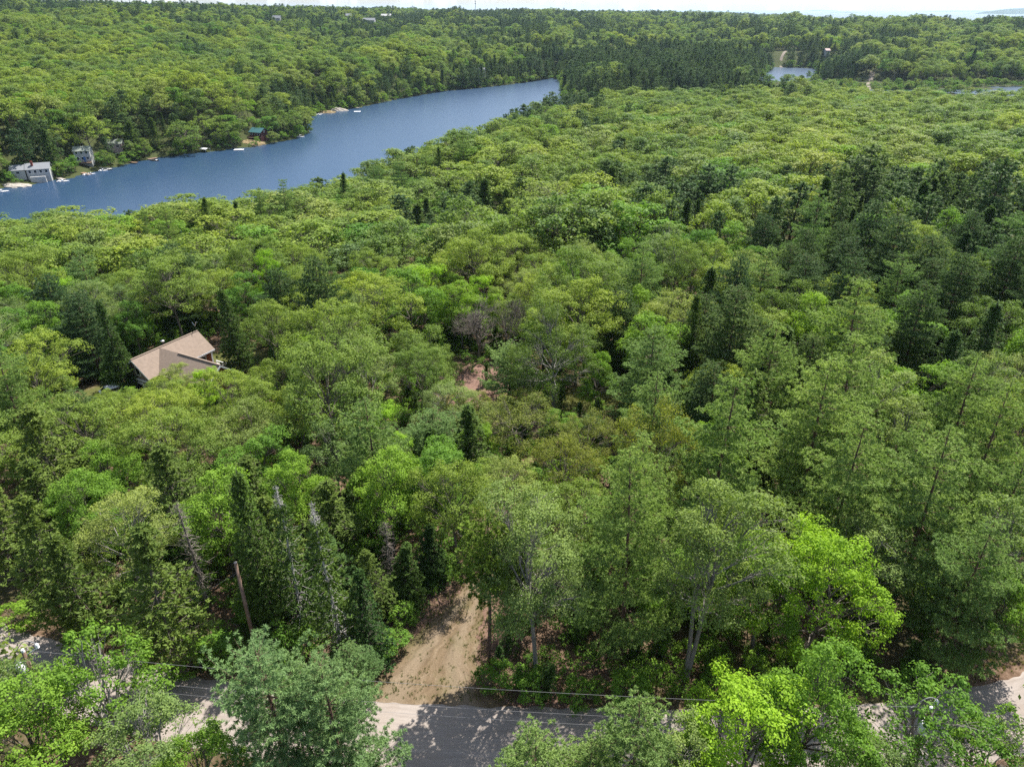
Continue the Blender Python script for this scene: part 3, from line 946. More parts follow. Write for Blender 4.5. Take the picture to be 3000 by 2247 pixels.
P_con('spruce_dead_top_a', 'spruce', 'dead_pale', 54, H=15, Rc=2.4, base=.16, gap=.6, nb=6, prof='cone', droop=.34, rise=.08, tuft=.28, per=8, step=.34, width_fac=.42, irregular=.4, trunk_r=.17, aspect=.34, bare=.32, dead_top=.12, lower_dead=True)
P_con('fir_a', 'fir', 'bark', 55, H=9, Rc=1.9, base=.03, gap=.42, nb=8, prof='cone', droop=.22, rise=.10, tuft=.22, per=7, step=.3, irregular=.12, trunk_r=.12, aspect=.36, bare=.12)
def bare_size(key):
    me = PROTO[key][0]
    co = np.empty(len(me.vertices) * 3, np.float32)
    me.vertices.foreach_get('co', co)
    co = co.reshape(-1, 3)
    return float(co[:, 2].max()), float(np.percentile(np.hypot(co[:, 0], co[:, 1]), 95))
proto('snag_a', bare_tree(61, H=12, Rc=1.7, straight=True), None, 'dead_wood'); SIZE['snag_a'] = (12., 1.5)
proto('bare_a', bare_tree(66, H=13, Rc=4, trunk_r=.19, levels=5, fork=4, base=.32), None, 'dead_wood'); SIZE['bare_a'] = bare_size('bare_a')
proto('bare_b', bare_tree(67, H=11, Rc=4, trunk_r=.15, levels=5, fork=4, base=.32), None, 'dead_wood'); SIZE['bare_b'] = bare_size('bare_b')
P_broad('bush_a', 'shrub', 'bark', 71, H=2.2, Rc=1.5, lobes=9, per=8, lpc=34, ls=.15, lobe_r=.42, rc=.28, base=.02, zmin=-.2, trunk_r=.05, stems=4)
P_broad('bush_b', 'maple', 'bark', 72, H=3.4, Rc=1.7, lobes=10, per=9, lpc=34, ls=.17, lobe_r=.42, rc=.32, base=.05, zmin=-.4, trunk_r=.06, stems=3)

# one-mesh versions for the woods farther off
def joined(key, gen, leafmat, barkmat, keep_wood=True):
    W, lv, lq, tone = gen
    v, q = W.arrays()
    if not keep_wood:
        v, q = v[:7 * 9], q[:7 * 7]
    me = fast_mesh(key, np.vstack([v, lv]), np.vstack([q, lq + len(v)]), np.concatenate([np.full(len(v), .5), tone]),
                   mats=[M[barkmat], M[leafmat]], mat_idx=np.concatenate([np.zeros(len(q)), np.ones(len(lq))]))
    return bpy.data.objects.new(key, me)

def far_oak(key, seed, mat, H=13, Rc=5.0, lobes=12, lobe_r=.42, **kw):
    return joined(key, broadleaf(seed, H=H, Rc=Rc, lobes=lobes, per=15, lpc=20, ls=.37, lobe_r=lobe_r, rc=.72, jit=.16, **{'flat': .9, 'base': .2, 'up': .28, **kw}), mat, 'bark')
FARP = [   # kinds of tree in the woods
    far_oak('wood_oak_a', 111, 'oak'),
    far_oak('wood_oak_b', 112, 'oak', H=12, lobes=10, lobe_r=.46),
    far_oak('wood_oak_c', 113, 'oak_pale', lobes=13),
    far_oak('wood_maple_a', 114, 'maple', H=12.5, Rc=4.4, flat=.8, zmin=-.5, base=.15),
    far_oak('wood_birch_a', 115, 'birch', H=14, Rc=4.0, flat=.8, zmin=-.6, base=.15, lobes=14),
    joined('wood_pine_a', conifer(116, H=18, Rc=4.2, base=.10, gap=1.5, nb=5, tuft=.70, per=8, step=.66, irregular=.42, aspect=.36, trunk_r=.24, width_fac=.46, rise=.1), 'pine_dark', 'bark_red'),
    joined('wood_pine_b', conifer(117, H=17, Rc=3.8, base=.16, gap=1.5, nb=5, tuft=.70, per=8, step=.66, irregular=.55, aspect=.36, trunk_r=.24, width_fac=.46, rise=.14), 'pine_dark', 'bark_red'),
    joined('wood_spruce_a', conifer(118, H=15, Rc=2.8, base=.08, gap=.8, nb=6, prof='cone', droop=.4, rise=.05, tuft=.55, per=5, step=.5, irregular=.3, aspect=.46, bare=.2, width_fac=.42), 'spruce', 'bark'),
    joined('wood_grey_tree', broadleaf(119, H=12, Rc=4.2, lobes=14, per=10, lpc=5, ls=.34, lobe_r=.4, rc=.6, trunk_r=.26), 'oak_pale', 'dead_wood'),
    joined('wood_bush_a', broadleaf(120, H=1.6, Rc=1.1, lobes=7, per=6, lpc=10, ls=.17, lobe_r=.45, rc=.25, base=.02, zmin=-.2, trunk_r=.03), 'shrub', 'bark'),
    joined('wood_sapling_a', broadleaf(121, H=3.4, Rc=1.2, lobes=8, per=7, lpc=12, ls=.19, lobe_r=.45, rc=.28, base=.1, zmin=-.5, trunk_r=.04), 'maple', 'bark'),
    joined('wood_young_fir_a', conifer(122, H=3.2, Rc=.9, base=.02, gap=.36, nb=6, prof='cone', droop=.2, rise=.1, tuft=.24, per=4, step=.3, irregular=.15, aspect=.4, bare=.1, trunk_r=.05), 'spruce', 'bark'),
    far_oak('wood_oak_d', 123, 'oak', H=14, Rc=5.6, lobes=15, lobe_r=.36),
    far_oak('wood_oak_e', 124, 'oak', H=12, Rc=4.6, lobes=9, lobe_r=.5),
    far_oak('wood_maple_b', 125, 'maple', H=12, Rc=4.6, lobes=11, lobe_r=.44),
]

def scatter(name, pts, label, cat='forest'):
    """one object that grows a tree at each of its points: rows x, y, z, kind, rotation, width scale, height scale"""
    pts = np.asarray(pts, float)
    pts = np.column_stack([pts, np.random.default_rng(5).normal(0, .05, len(pts))])
    me = bpy.data.meshes.new(name)
    me.vertices.add(len(pts))
    me.vertices.foreach_set('co', pts[:, :3].astype(np.float32).ravel())
    for nm, col, ty in (('kind_index', 3, 'INT'), ('turn', 4, 'FLOAT'), ('lean', 7, 'FLOAT'), ('wide', 5, 'FLOAT'), ('tall', 6, 'FLOAT')):
        a = me.attributes.new(nm, ty, 'POINT')
        a.data.foreach_set('value', pts[:, col].astype(np.int32 if ty == 'INT' else np.float32))
    o = put(name, me)
    tag(o, label, cat, kind='stuff')
    g = bpy.data.node_groups.new(name, 'GeometryNodeTree')
    g.interface.new_socket('Geometry', in_out='INPUT', socket_type='NodeSocketGeometry')
    g.interface.new_socket('Geometry', in_out='OUTPUT', socket_type='NodeSocketGeometry')
    gi, go = g.nodes.new('NodeGroupInput'), g.nodes.new('NodeGroupOutput')
    def named(nm, ty):
        n = g.nodes.new('GeometryNodeInputNamedAttribute')
        n.data_type = ty
        n.inputs[0].default_value = nm
        return n.outputs[0]
    kind, turn, wide, tall = named('kind_index', 'INT'), named('turn', 'FLOAT'), named('wide', 'FLOAT'), named('tall', 'FLOAT')
    rot = g.nodes.new('ShaderNodeCombineXYZ'); g.links.new(turn, rot.inputs[2]); g.links.new(named('lean', 'FLOAT'), rot.inputs[0])
    e2r = g.nodes.new('FunctionNodeEulerToRotation'); g.links.new(rot.outputs[0], e2r.inputs[0])
    scl = g.nodes.new('ShaderNodeCombineXYZ')
    g.links.new(wide, scl.inputs[0]); g.links.new(wide, scl.inputs[1]); g.links.new(tall, scl.inputs[2])
    join = g.nodes.new('GeometryNodeJoinGeometry')
    for k in sorted(set(pts[:, 3].astype(int))):
        cmp = g.nodes.new('FunctionNodeCompare')
        cmp.data_type, cmp.operation = 'INT', 'EQUAL'
        g.links.new(kind, cmp.inputs[2]); cmp.inputs[3].default_value = k
        oi = g.nodes.new('GeometryNodeObjectInfo')
        oi.inputs[0].default_value = FARP[k]
        iop = g.nodes.new('GeometryNodeInstanceOnPoints')
        g.links.new(gi.outputs[0], iop.inputs['Points'])
        g.links.new(cmp.outputs[0], iop.inputs['Selection'])
        g.links.new(oi.outputs['Geometry'], iop.inputs['Instance'])
        g.links.new(e2r.outputs[0], iop.inputs['Rotation'])
        g.links.new(scl.outputs[0], iop.inputs['Scale'])
        g.links.new(iop.outputs[0], join.inputs[0])
    g.links.new(join.outputs[0], go.inputs[0])
    md = o.modifiers.new('trees', 'NODES')
    md.node_group = g
    return o

# ------------------------------------------------------------------ planting
TREES = []        # dict per standing tree
KIND_NAME = {'oak': 'oak_tree', 'oak_pale': 'oak_tree', 'bronze': 'oak_tree', 'maple': 'maple_tree', 'maple_lime': 'maple_tree', 'maple_bright': 'maple_tree', 'aspen': 'aspen_tree', 'birch': 'birch_tree',
             'sparse': 'maple_tree', 'pine': 'white_pine', 'pine_blue': 'white_pine', 'pine_dark': 'white_pine', 'red_pine': 'red_pine', 'spruce': 'spruce_tree', 'spruce_gold': 'spruce_tree',
             'spruce_dead_top': 'spruce_tree', 'fir': 'fir_tree', 'snag': 'dead_tree', 'bare': 'dead_tree', 'dark': 'ash_tree', 'bush': 'bush'}
def kind_of(key): return key.rsplit('_', 1)[0]

def plant(key, x, y, H, W, label=None, group=None, turn=None, rng=None):
    TREES.append(dict(key=key, x=x, y=y, H=H, W=W, label=label, group=group, turn=turn))

def by_top(key, px, py, H, W, label):
    x, y = on_ground(px, py, H)
    plant(key, x, y, H, W, label)

def by_base(key, x, y, H, W, label):
    plant(key, x, y, H, W, label)

# --- trees that stand out in the photograph, placed by where their tops are seen
by_top('pine_blue_a', 758, 1888, 14.0, 9.5, 'large blue-green pine, nearest the camera, left of the driveway mouth')
by_top('pine_blue_a', 950, 1952, 12.5, 8.0, 'blue-green pine reaching over the gravel road left of the tree shadow')
by_top('sparse_a', 240, 1860, 12.0, 8.0, 'loose yellow-green maple in front of the road at lower left')
by_top('maple_a', 20, 2000, 11.0, 9.0, 'dense bright green maple in the lower left corner')
by_top('birch_a', 380, 2085, 9.5, 7.0, 'green birch in the bottom row between corner maple and blue-green pine')
by_top('maple_b', 560, 2150, 8.0, 5.5, 'low maple under the left side of the large blue-green pine')
by_top('birch_a', 55, 1925, 10.0, 5.0, 'small birch just below the white-fitted utility pole at left edge')
by_top('pine_b', 1885, 2062, 13.0, 7.2, 'yellowish green pine tip rising at the bottom middle')
by_top('pine_b', 1560, 2140, 11.0, 6.5, 'small pine at the bottom middle beside the shaded road')
by_top('pine_a', 1720, 2195, 9.5, 6.0, 'lowest pine between the two pine tips at bottom middle')
by_top('birch_a', 2030, 2150, 10.0, 5.4, 'grey-green birch squeezed between pine tip and lime maple')
by_top('maple_lime_a', 2245, 2022, 12.6, 9.8, 'vivid lime green maple at the bottom right of middle')
by_top('maple_a', 2420, 1893, 14.6, 8.0, 'fresh green maple directly behind the vivid lime maple')
by_top('sparse_a', 2800, 2005, 11.0, 8.2, 'thin-leaved maple in the lower right corner with road showing through')
by_top('sparse_a', 2975, 2100, 9.5, 6.0, 'thin-leaved tree cut off by the lower right corner')
by_top('birch_a', 2590, 2175, 8.0, 5.5, 'low grey-green tree between lime maple and thin-leaved corner maple')
by_base('red_pine_a', -1.75, 40.2, 15.4, 5.6, 'red pine with bare straight trunk at the right edge of the driveway')
by_top('aspen_a', 1592, 1425, 18.6, 8.8, 'tall grey-green aspen with pale twigs just right of the driveway')
by_top('pine_a', 1888, 1330, 20.0, 8.4, 'tall layered white pine between the two grey-green aspens')
by_top('aspen_b', 2110, 1418, 19.0, 8.6, 'tall aspen with pale leaning trunk right of the layered pine')
by_top('maple_bright_a', 2440, 1560, 14.0, 11.5, 'wide bright green maple above the road at lower right')
by_top('maple_b', 2270, 1600, 12.0, 7.5, 'green maple between the pale-trunked aspen and the wide bright maple')
by_top('pine_a', 2540, 1215, 18.0, 10.0, 'big white pine with spreading plates, left of the right pair')
by_top('pine_b', 2790, 1255, 18.5, 10.0, 'big white pine with sweeping boughs, right of the right pair')
by_top('pine_a', 2440, 1070, 19.0, 11.0, 'broad pine crown behind the right pair of big pines')
by_top('pine_b', 2965, 1120, 18.0, 8.0, 'tall white pine cut by the right edge of the picture')
by_top('birch_a', 2970, 1462, 14.0, 7.5, 'grey-green birch at the right edge below the tall pine')
by_top('fir_a', 1062, 1685, 9.4, 4.0, 'dark blue-green young fir at the left edge of the driveway')
by_base('spruce_gold_a', -11.6, 45.4, 8.6, 3.8, 'golden green young spruce just behind the dark driveway fir')
by_base('spruce_b', -9.6, 47.6, 7.0, 3.8, 'dark young spruce beside the shaded head of the driveway')
by_base('spruce_b', -7.6, 51.0, 6.5, 3.6, 'shadowed little spruce left of the sunny driveway bend')
by_top('pine_b', 1012, 1895, 5.5, 4.6, 'bushy low pine at the left corner of the driveway mouth')
by_top('spruce_dead_top_a', 936, 1490, 16.0, 5.0, 'spruce with bleached white dead top, nearest the dark fir')
by_top('spruce_dead_top_a', 820, 1424, 16.0, 4.6, 'spruce with grey dead top behind the wooden pole')
by_top('spruce_a', 705, 1385, 17.0, 5.4, 'tall spruce with long bare lower trunk above the wooden pole')
by_top('snag_a', 522, 1468, 12.5, 3.6, 'grey dead spruce with bare twigs left of the wooden pole')
by_top('snag_a', 1132, 1530, 8.5, 2.6, 'short dead trunk with bare twigs above the golden spruce')
by_top('spruce_gold_a', 395, 1545, 15.5, 6.4, 'golden green ragged spruce above the road at lower left')
by_top('spruce_gold_a', 56, 1450, 15.0, 6.0, 'golden brown topped spruce at the left edge')
by_top('spruce_gold_a', 150, 1560, 13.0, 5.2, 'golden spruce between the left edge and the ragged spruce')
by_top('oak_pale_a', 320, 1440, 13.0, 9.0, 'pale feathery oak behind the ragged golden spruce')
by_top('maple_a', 1122, 1308, 13.0, 8.4, 'bright green maple left of the driveway head')
by_top('maple_a', 850, 1330, 12.0, 7.5, 'bright green maple behind the grey dead-topped spruce')
by_top('oak_a', 1330, 1345, 13.0, 8.6, 'grey-green oak directly behind the red pine')
by_top('bronze_a', 1528, 1172, 8.4, 11.0, 'wide bronze-green oak with many stems at the front of the clearing')
by_top('bronze_a', 1545, 1138, 7.0, 4.2, 'small pointed bronze-green oak behind the wide bronze oak')
by_top('oak_pale_a', 1295, 1120, 8.6, 9.5, 'open pale oak with dark stems at the left of the clearing')
by_top('bronze_a', 1735, 1215, 8.2, 7.6, 'bronze-green oak right of the wide bronze oak')
by_top('bronze_a', 1925, 1180, 15.0, 9.4, 'tall yellowish bronze oak behind the layered white pine')
by_top('bare_a', 1402, 838, 13.4, 8.8, 'bare grey dead tree at the back of the clearing')
by_top('bare_b', 1487, 866, 12.2, 7.0, 'brownish bare tree close right of the grey dead tree')
by_top('dark_a', 1632, 880, 17.0, 13.5, 'large dark leaved tree with pale trunk behind the clearing')
by_top('pine_blue_a', 1492, 1000, 9.5, 8.5, 'bluish bushy pine at the left foot of the large dark tree')
by_top('maple_b', 1752, 1038, 9.5, 5.6, 'bright green young maple right of the pale trunk by the clearing')
by_top('pine_a', 1922, 962, 14.5, 10.5, 'broad bright green pine right of the clearing')
by_top('pine_a', 1886, 708, 18.0, 10.0, 'broad layered pine alone above the broad bright pine')
by_top('spruce_a', 2065, 868, 15.5, 4.8, 'dark narrow spruce upper right of the broad bright pine')
by_top('oak_c', 480, 752, 17.0, 15.0, 'huge domed oak towering behind the house')
by_top('oak_c', 45, 735, 17.0, 14.0, 'large pale oak at the left edge above the house')
by_top('oak_pale_a', 230, 815, 15.0, 11.0, 'large pale oak left of the huge domed oak')
by_top('spruce_a', 292, 880, 15.0, 5.0, 'dark spruce just left behind the house')
by_top('spruce_b', 225, 885, 12.0, 4.0, 'slim dark spruce second left of the house')
by_top('spruce_a', 662, 845, 14.5, 5.6, 'dark spruce at the right behind the house')
by_top('maple_lime_a', 775, 735, 15.5, 7.5, 'yellow-topped maple with pale trunk right of the huge oak')
by_top('maple_lime_a', 590, 1080, 7.6, 6.0, 'small lime green tree against the house roof')
by_top('oak_pale_a', 500, 1062, 7.4, 5.6, 'small pale tree against the brown wing roof')
# shoreline trees standing against the lake
for k, (px, py, key, H, W, lab) in enumerate([
        (470, 592, 'pine_b', 17, 7, 'shoreline pine farthest left of those against the lake'),
        (412, 612, 'pine_b', 13, 4, 'thin flat-topped pine standing against the lake at left'),
        (592, 580, 'spruce_a', 15, 5.5, 'dark spruce against the lake right of the shoreline pine'),
        (688, 590, 'spruce_b', 13, 4.5, 'dark small spruce second along the near lake shore'),
        (822, 528, 'pine_a', 17, 7.5, 'flat-topped pine on the near shore at left middle'),
        (748, 550, 'pine_b', 15, 7, 'ragged pine on the near shore left of the flat-topped one'),
        (1000, 508, 'spruce_b', 14, 5, 'small spruce on the near shore left of a pine pair'),
        (1088, 472, 'pine_b', 17, 7, 'left pine of the pair standing against the lake'),
        (1112, 466, 'pine_a', 16, 6, 'right pine of the pair standing against the lake'),
        (1176, 458, 'pine_b', 17, 7.5, 'windswept pine on the shore right of the pine pair'),
        (1250, 432, 'pine_a', 18, 8, 'tall open pine against the middle of the lake'),
        (1285, 430, 'spruce_a', 15, 5, 'dark spruce next to the tall open shoreline pine'),
        (1320, 412, 'spruce_a', 15, 5.4, 'pointed black spruce on the lake shore'),
        (1355, 398, 'pine_b', 18, 9, 'bushy pine on the shore right of the black spruce'),
        (1512, 318, 'pine_b', 17, 7, 'lone pine at the far tip of the near shore')]):
    by_top(key, px, py, H, W, lab)
# bushes along road, driveway and house
for px, py, H, W, key, lab in [
        (1455, 1985, 2.4, 3.6, 'bush_a', 'bright bush at the foot of the red pine'),
        (1560, 2010, 2.2, 3.2, 'bush_a', 'low bush right of the red pine by the road'),
        (1150, 1880, 2.0, 3.0, 'bush_b', 'bright bush at the foot of the dark driveway fir'),
        (1085, 1930, 1.8, 2.6, 'bush_a', 'small bush on the left rim of the driveway'),
        (560, 1930, 2.6, 4.4, 'bush_a', 'rounded bush on the road bank left of the blue-green pine'),
        (640, 1900, 2.8, 3.8, 'bush_b', 'leafy bush below the wooden pole'),
        (870, 1880, 3.0, 4.0, 'bush_b', 'bush right of the wooden pole foot'),
        (780, 1800, 3.4, 4.0, 'bush_b', 'bright sapling touching the right side of the wooden pole'),
        (330, 1098, 2.2, 3.0, 'bush_a', 'round clipped bush left of the propane tank'),
        (358, 1094, 2.6, 2.8, 'bush_a', 'round clipped bush at the house corner'),
        (1700, 2030, 2.0, 3.4, 'bush_a', 'bush on the shaded verge right of the aspen'),
        (1850, 2020, 2.6, 4.0, 'bush_b', 'leafy bush on the verge below the layered pine'),
        (2120, 2000, 2.4, 3.6, 'bush_a', 'bush at the foot of the pale-trunked aspen'),
        (2690, 1990, 2.2, 3.2, 'bush_b', 'bush on the grassy bank at lower right'),
        (250, 1850, 2.4, 3.6, 'bush_a', 'bush on the bank beside the ragged golden spruce'),
        (60, 1800, 2.6, 4.0, 'bush_b', 'leafy bush at the left edge above the road')]:
    x, y = on_ground(px, py, H * .6)
    plant(key, x, y, H, W, lab)
for px, py, key, H, W, lab in [
        (1640, 1290, 'bronze_a', 9.0, 8.0, 'bronze-green oak below the wide bronze oak'),
        (1470, 1330, 'oak_pale_b', 10.0, 7.5, 'pale oak over the shaded track behind the tall aspen'),
        (1400, 1240, 'maple_b', 7.0, 5.0, 'small fresh maple left below the wide bronze oak'),
        (1395, 1150, 'bronze_a', 4.5, 4.0, 'very small bronze-green oak in the middle of the clearing'),
        (1330, 1160, 'bronze_a', 6.0, 5.5, 'little bronze-green oak at the left front of the clearing'),
        (1440, 1185, 'oak_pale_b', 6.0, 5.0, 'little pale oak at the front of the pink clearing'),
        (1640, 1215, 'maple_b', 6.5, 5.5, 'small green maple in front of the pale trunk'),
        (2905, 1520, 'pine_a', 15.0, 8.0, 'layered pine on the bank at the right end of the road'),
        (2985, 1690, 'maple_c', 10.0, 7.0, 'fresh green maple over the right end of the road'),
        (2840, 1720, 'birch_a', 8.5, 5.5, 'grey-green birch on the bank left of the road end'),
        (1215, 1010, 'oak_d', 12.0, 9.5, 'large rounded oak left of the clearing')]:
    by_top(key, px, py, H, W, lab)
N_HERO = len(TREES)

# --- the rest of the near wood
PROT = [(345, 452, 1114, 98), (452, 560, 1092, 98), (560, 660, 1096, 98), (600, 700, 1058, 100), (300, 366, 1142, 99),
        (1375, 1485, 1180, 90), (1490, 1620, 1195, 84), (1620, 1720, 1215, 90), (1335, 1510, 1030, 107), (1640, 1690, 1150, 93), (1270, 1330, 1190, 84),
        (1060, 1440, 1640, 49), (690, 770, 1890, 41)]
HOUSE_AT = (-55.15, 102.9)
rngp = np.random.default_rng(7)
MIX = {
    'left_low': [('oak_a', .12), ('oak_e', .12), ('oak_d', .08), ('oak_pale_a', .10), ('maple_a', .08), ('maple_c', .08), ('spruce_gold_a', .14), ('spruce_a', .14), ('spruce_b', .08), ('snag_a', .04), ('birch_a', .06)],
    'right_low': [('pine_a', .2), ('pine_b', .16), ('maple_a', .16), ('maple_b', .10), ('oak_a', .12), ('birch_a', .12), ('spruce_a', .14)],
    'right_mid': [('oak_a', .10), ('oak_d', .10), ('oak_b', .08), ('oak_e', .08), ('oak_pale_b', .08), ('maple_a', .08), ('maple_c', .08), ('spruce_a', .08), ('spruce_b', .05), ('pine_a', .06), ('pine_b', .06), ('pine_dark_a', .22)],
    'mid': [('oak_a', .15), ('oak_b', .12), ('oak_c', .10), ('oak_d', .12), ('oak_e', .10), ('oak_pale_a', .09), ('oak_pale_b', .07), ('maple_a', .06), ('maple_c', .06), ('birch_a', .05), ('pine_dark_a', .05), ('pine_b', .03), ('spruce_b', .03), ('maple_lime_a', .03)],
}
def pick(mix):
    ks, ps = zip(*MIX[mix]); ps = np.array(ps)
    return ks[rngp.choice(len(ks), p=ps / ps.sum())]
SZ = {'oak_a': (10.5, 13.5, 8, 10.5), 'oak_b': (9, 12.5, 7, 9.5), 'oak_c': (12, 15, 9.5, 12), 'oak_pale_a': (9, 13, 7.5, 10), 'oak_pale_b': (9, 13, 7.5, 10), 'oak_d': (10, 14.5, 8, 11.5), 'oak_e': (7.5, 11.5, 6, 9), 'maple_c': (9, 12.5, 6.5, 9), 'maple_a': (9, 12.5, 6, 8.5), 'maple_b': (7, 10, 5, 7),
      'maple_lime_a': (9, 12, 6, 8), 'birch_a': (10, 14, 5.5, 7.5), 'pine_a': (14, 19, 7, 9.5), 'pine_dark_a': (11, 16, 5.5, 7.5), 'pine_b': (13, 18, 6, 8.5), 'spruce_a': (10, 14, 4.8, 6.4), 'spruce_b': (8, 12, 4.2, 5.6),
      'spruce_gold_a': (10, 14, 5, 6.6), 'snag_a': (8, 13, 2.4, 3.6)}
LIM = 138.0
CAP = {'spruce_a': 9, 'spruce_b': 6, 'spruce_gold_a': 8, 'snag_a': 0}
used = {}
cand = []
tx, ty, tw = [t['x'] for t in TREES], [t['y'] for t in TREES], [t['W'] * (.55 if t['key'].startswith('bush') else 1) for t in TREES]
want, tries = 275, 0
while len(cand) < want and tries < 30000:
    tries += 1
    y = math.sqrt(rngp.uniform(41.0 ** 2, LIM ** 2))
    x = rngp.uniform(-.80, .80) * y + rngp.uniform(-8, 8)
    if math.hypot(x, y) > LIM + 12:
        continue
    px, py = project(x, y, ground1(x, y) + 6)
    if px < -120 or px > 3120:
        continue
    mix = 'left_low' if (px < 1000 and y < 66) else 'right_low' if (px > 1750 and y < 72) else 'right_mid' if px > 2050 else 'mid'
    key = pick(mix)
    if used.get(key, 0) >= CAP.get(key, 999):
        continue
    h0, h1, w0, w1 = SZ[key]
    f = rngp.uniform()
    H, W = h0 + (h1 - h0) * f, (1.12 + .20 * min(1, max(0, (y - 50) / 30))) * (w0 + (w1 - w0) * np.clip(f + rngp.normal(0, .25), 0, 1))
    rad = np.hypot(np.array(tx) - x, np.array(ty) - y)
    if np.any(rad < .33 * (np.array(tw) + W)):
        continue
    H *= 1 + .20 * min(1, max(0, (y - 50) / 30))
    if sd_road(x, y)[0] < 1.6 + W * .22 or sd_drive(x, y)[0] < 1.2 + W * .26:
        continue
    if poly_sd(CLEAR, np.array([x]), np.array([y]))[0] < 1.0 or poly_sd(YARD, np.array([x]), np.array([y]))[0] < W * .36:
        continue
    if poly_sd(GRASSY, np.array([x]), np.array([y]))[0] < 1.5:
        continue
    gz = ground1(x, y)
    ok = True
    for a, b, ymin, dmax in PROT:
        if y < dmax:
            half = F * W * .5 / (y * cP + 45 * sP)
            if px + half > a and px - half < b:
                while H > 2.5 and project(x, y, gz + H)[1] < ymin:
                    H -= .4
    if H < 4.5:
        continue
    if H < h0 * .75:
        W = min(W, H * .95)
    cand.append((key, x, y, H, W))
    used[key] = used.get(key, 0) + 1
    tx.append(x); ty.append(y); tw.append(W)
for c in cand:
    plant(*c)

# --- labels: kind and look, then which of its kind by nearness to something one can find
ORD = ['nearest', 'second nearest', 'third nearest', 'fourth nearest', 'fifth nearest', 'sixth nearest', 'seventh nearest', 'eighth nearest', 'ninth nearest', 'tenth nearest', 'eleventh nearest', 'twelfth nearest', 'thirteenth nearest', 'fourteenth nearest', 'fifteenth nearest', 'sixteenth nearest', 'seventeenth nearest', 'eighteenth nearest']
LOOK = {'oak': 'olive green rounded oak', 'oak_pale': 'pale grey-green oak', 'bronze': 'bronze-green oak', 'maple': 'fresh green maple', 'maple_lime': 'lime green maple', 'birch': 'grey-green birch',
        'pine': 'layered white pine', 'pine_dark': 'dark green pine', 'spruce': 'dark pointed spruce', 'spruce_gold': 'golden green spruce', 'snag': 'grey dead spruce'}
MARKS = [((490, 1030), 'the tan-roofed house'), ((720, 1770), 'the wooden pole left of the driveway'), ((1410, 930), 'the bare dead tree'), ((1280, 1900), 'the driveway mouth'),
         ((2440, 1800), 'the wide bright maple'), ((2950, 2000), 'the right end of the road'), ((2660, 1350), 'the right pair of big pines'), ((1900, 1060), 'the broad bright pine'),
         ((60, 1900), 'the white-fitted pole at left edge'), ((1890, 760), 'the lone layered pine'), ((480, 830), 'the huge domed oak'), ((1180, 460), 'the windswept shore pine'),
         ((2065, 930), 'the dark narrow spruce'), ((1888, 1400), 'the tall layered pine'), ((30, 1100), 'the left picture edge at mid height'), ((2980, 700), 'the upper right of the near wood'),
         ((1125, 1400), 'the bright maple left of the driveway head'), ((1528, 1260), 'the wide bronze oak'), ((2980, 1200), 'the pine cut by the right edge'), ((2420, 700), 'the dark stand at upper right'), ((1500, 640), 'the wood above the bare dead tree')]
claimed = {}
for t in TREES[N_HERO:]:
    c = project(t['x'], t['y'], ground1(t['x'], t['y']) + t['H'] * .75)
    t['c'] = c
    t['m'] = min(range(len(MARKS)), key=lambda i: math.dist(c, MARKS[i][0]))
    claimed.setdefault((t['m'], kind_of(t['key'])), []).append(t)
for (mi, kd), ts in claimed.items():
    # rank among all planted trees of the same kind around that mark
    ts.sort(key=lambda t: math.dist(t['c'], MARKS[mi][0]))
    for i, t in enumerate(ts):
        t['label'] = f"{LOOK[kd]}, {ORD[min(i, 17)]} to {MARKS[mi][1]}"
        t['group'] = {'oak': 'oaks in the near wood', 'oak_pale': 'oaks in the near wood', 'maple': 'maples in the near wood', 'maple_lime': 'maples in the near wood', 'birch': 'birches in the near wood',
                      'pine': 'pines in the near wood', 'pine_dark': 'pines in the near wood', 'spruce': 'spruces in the near wood', 'spruce_gold': 'spruces in the near wood', 'snag': 'dead trees in the near wood'}[kd]

rngt = np.random.default_rng(3)
for t in TREES:
    key = t['key']
    h0, r0 = SIZE[key]
    kd = kind_of(key)
    z = ground1(t['x'], t['y'])
    root = thing(KIND_NAME[kd], t['label'], 'bush' if kd == 'bush' else 'tree', (t['x'], t['y'], z), float(rngt.uniform(0, 6.28)), t.get('group'))
    s = (t['W'] / (2 * r0), t['W'] / (2 * r0), t['H'] / h0)
    e = float(rngt.uniform(.88, 1.12))
    root.scale = (s[0] * e, s[1] / e, s[2])
    if kd not in ('bush', 'red_pine'):
        root.rotation_euler[0], root.rotation_euler[1] = (float(v) for v in rngt.normal(0, .028, 2))
    trk, crn = PROTO[key]
    put('trunk', trk, root)
    if crn is not None:
        put('crown', crn, root)

# ------------------------------------------------------------------ the woods beyond (nobody could count them)
rngw = np.random.default_rng(19)
HOLES = []        # (x, y, radius) kept open around cottages, docks and lawns
def hole(px, py, r, z=LAKE_Z + 1):
    x, y = on_plane(px, py, z); HOLES.append((x, y, r))

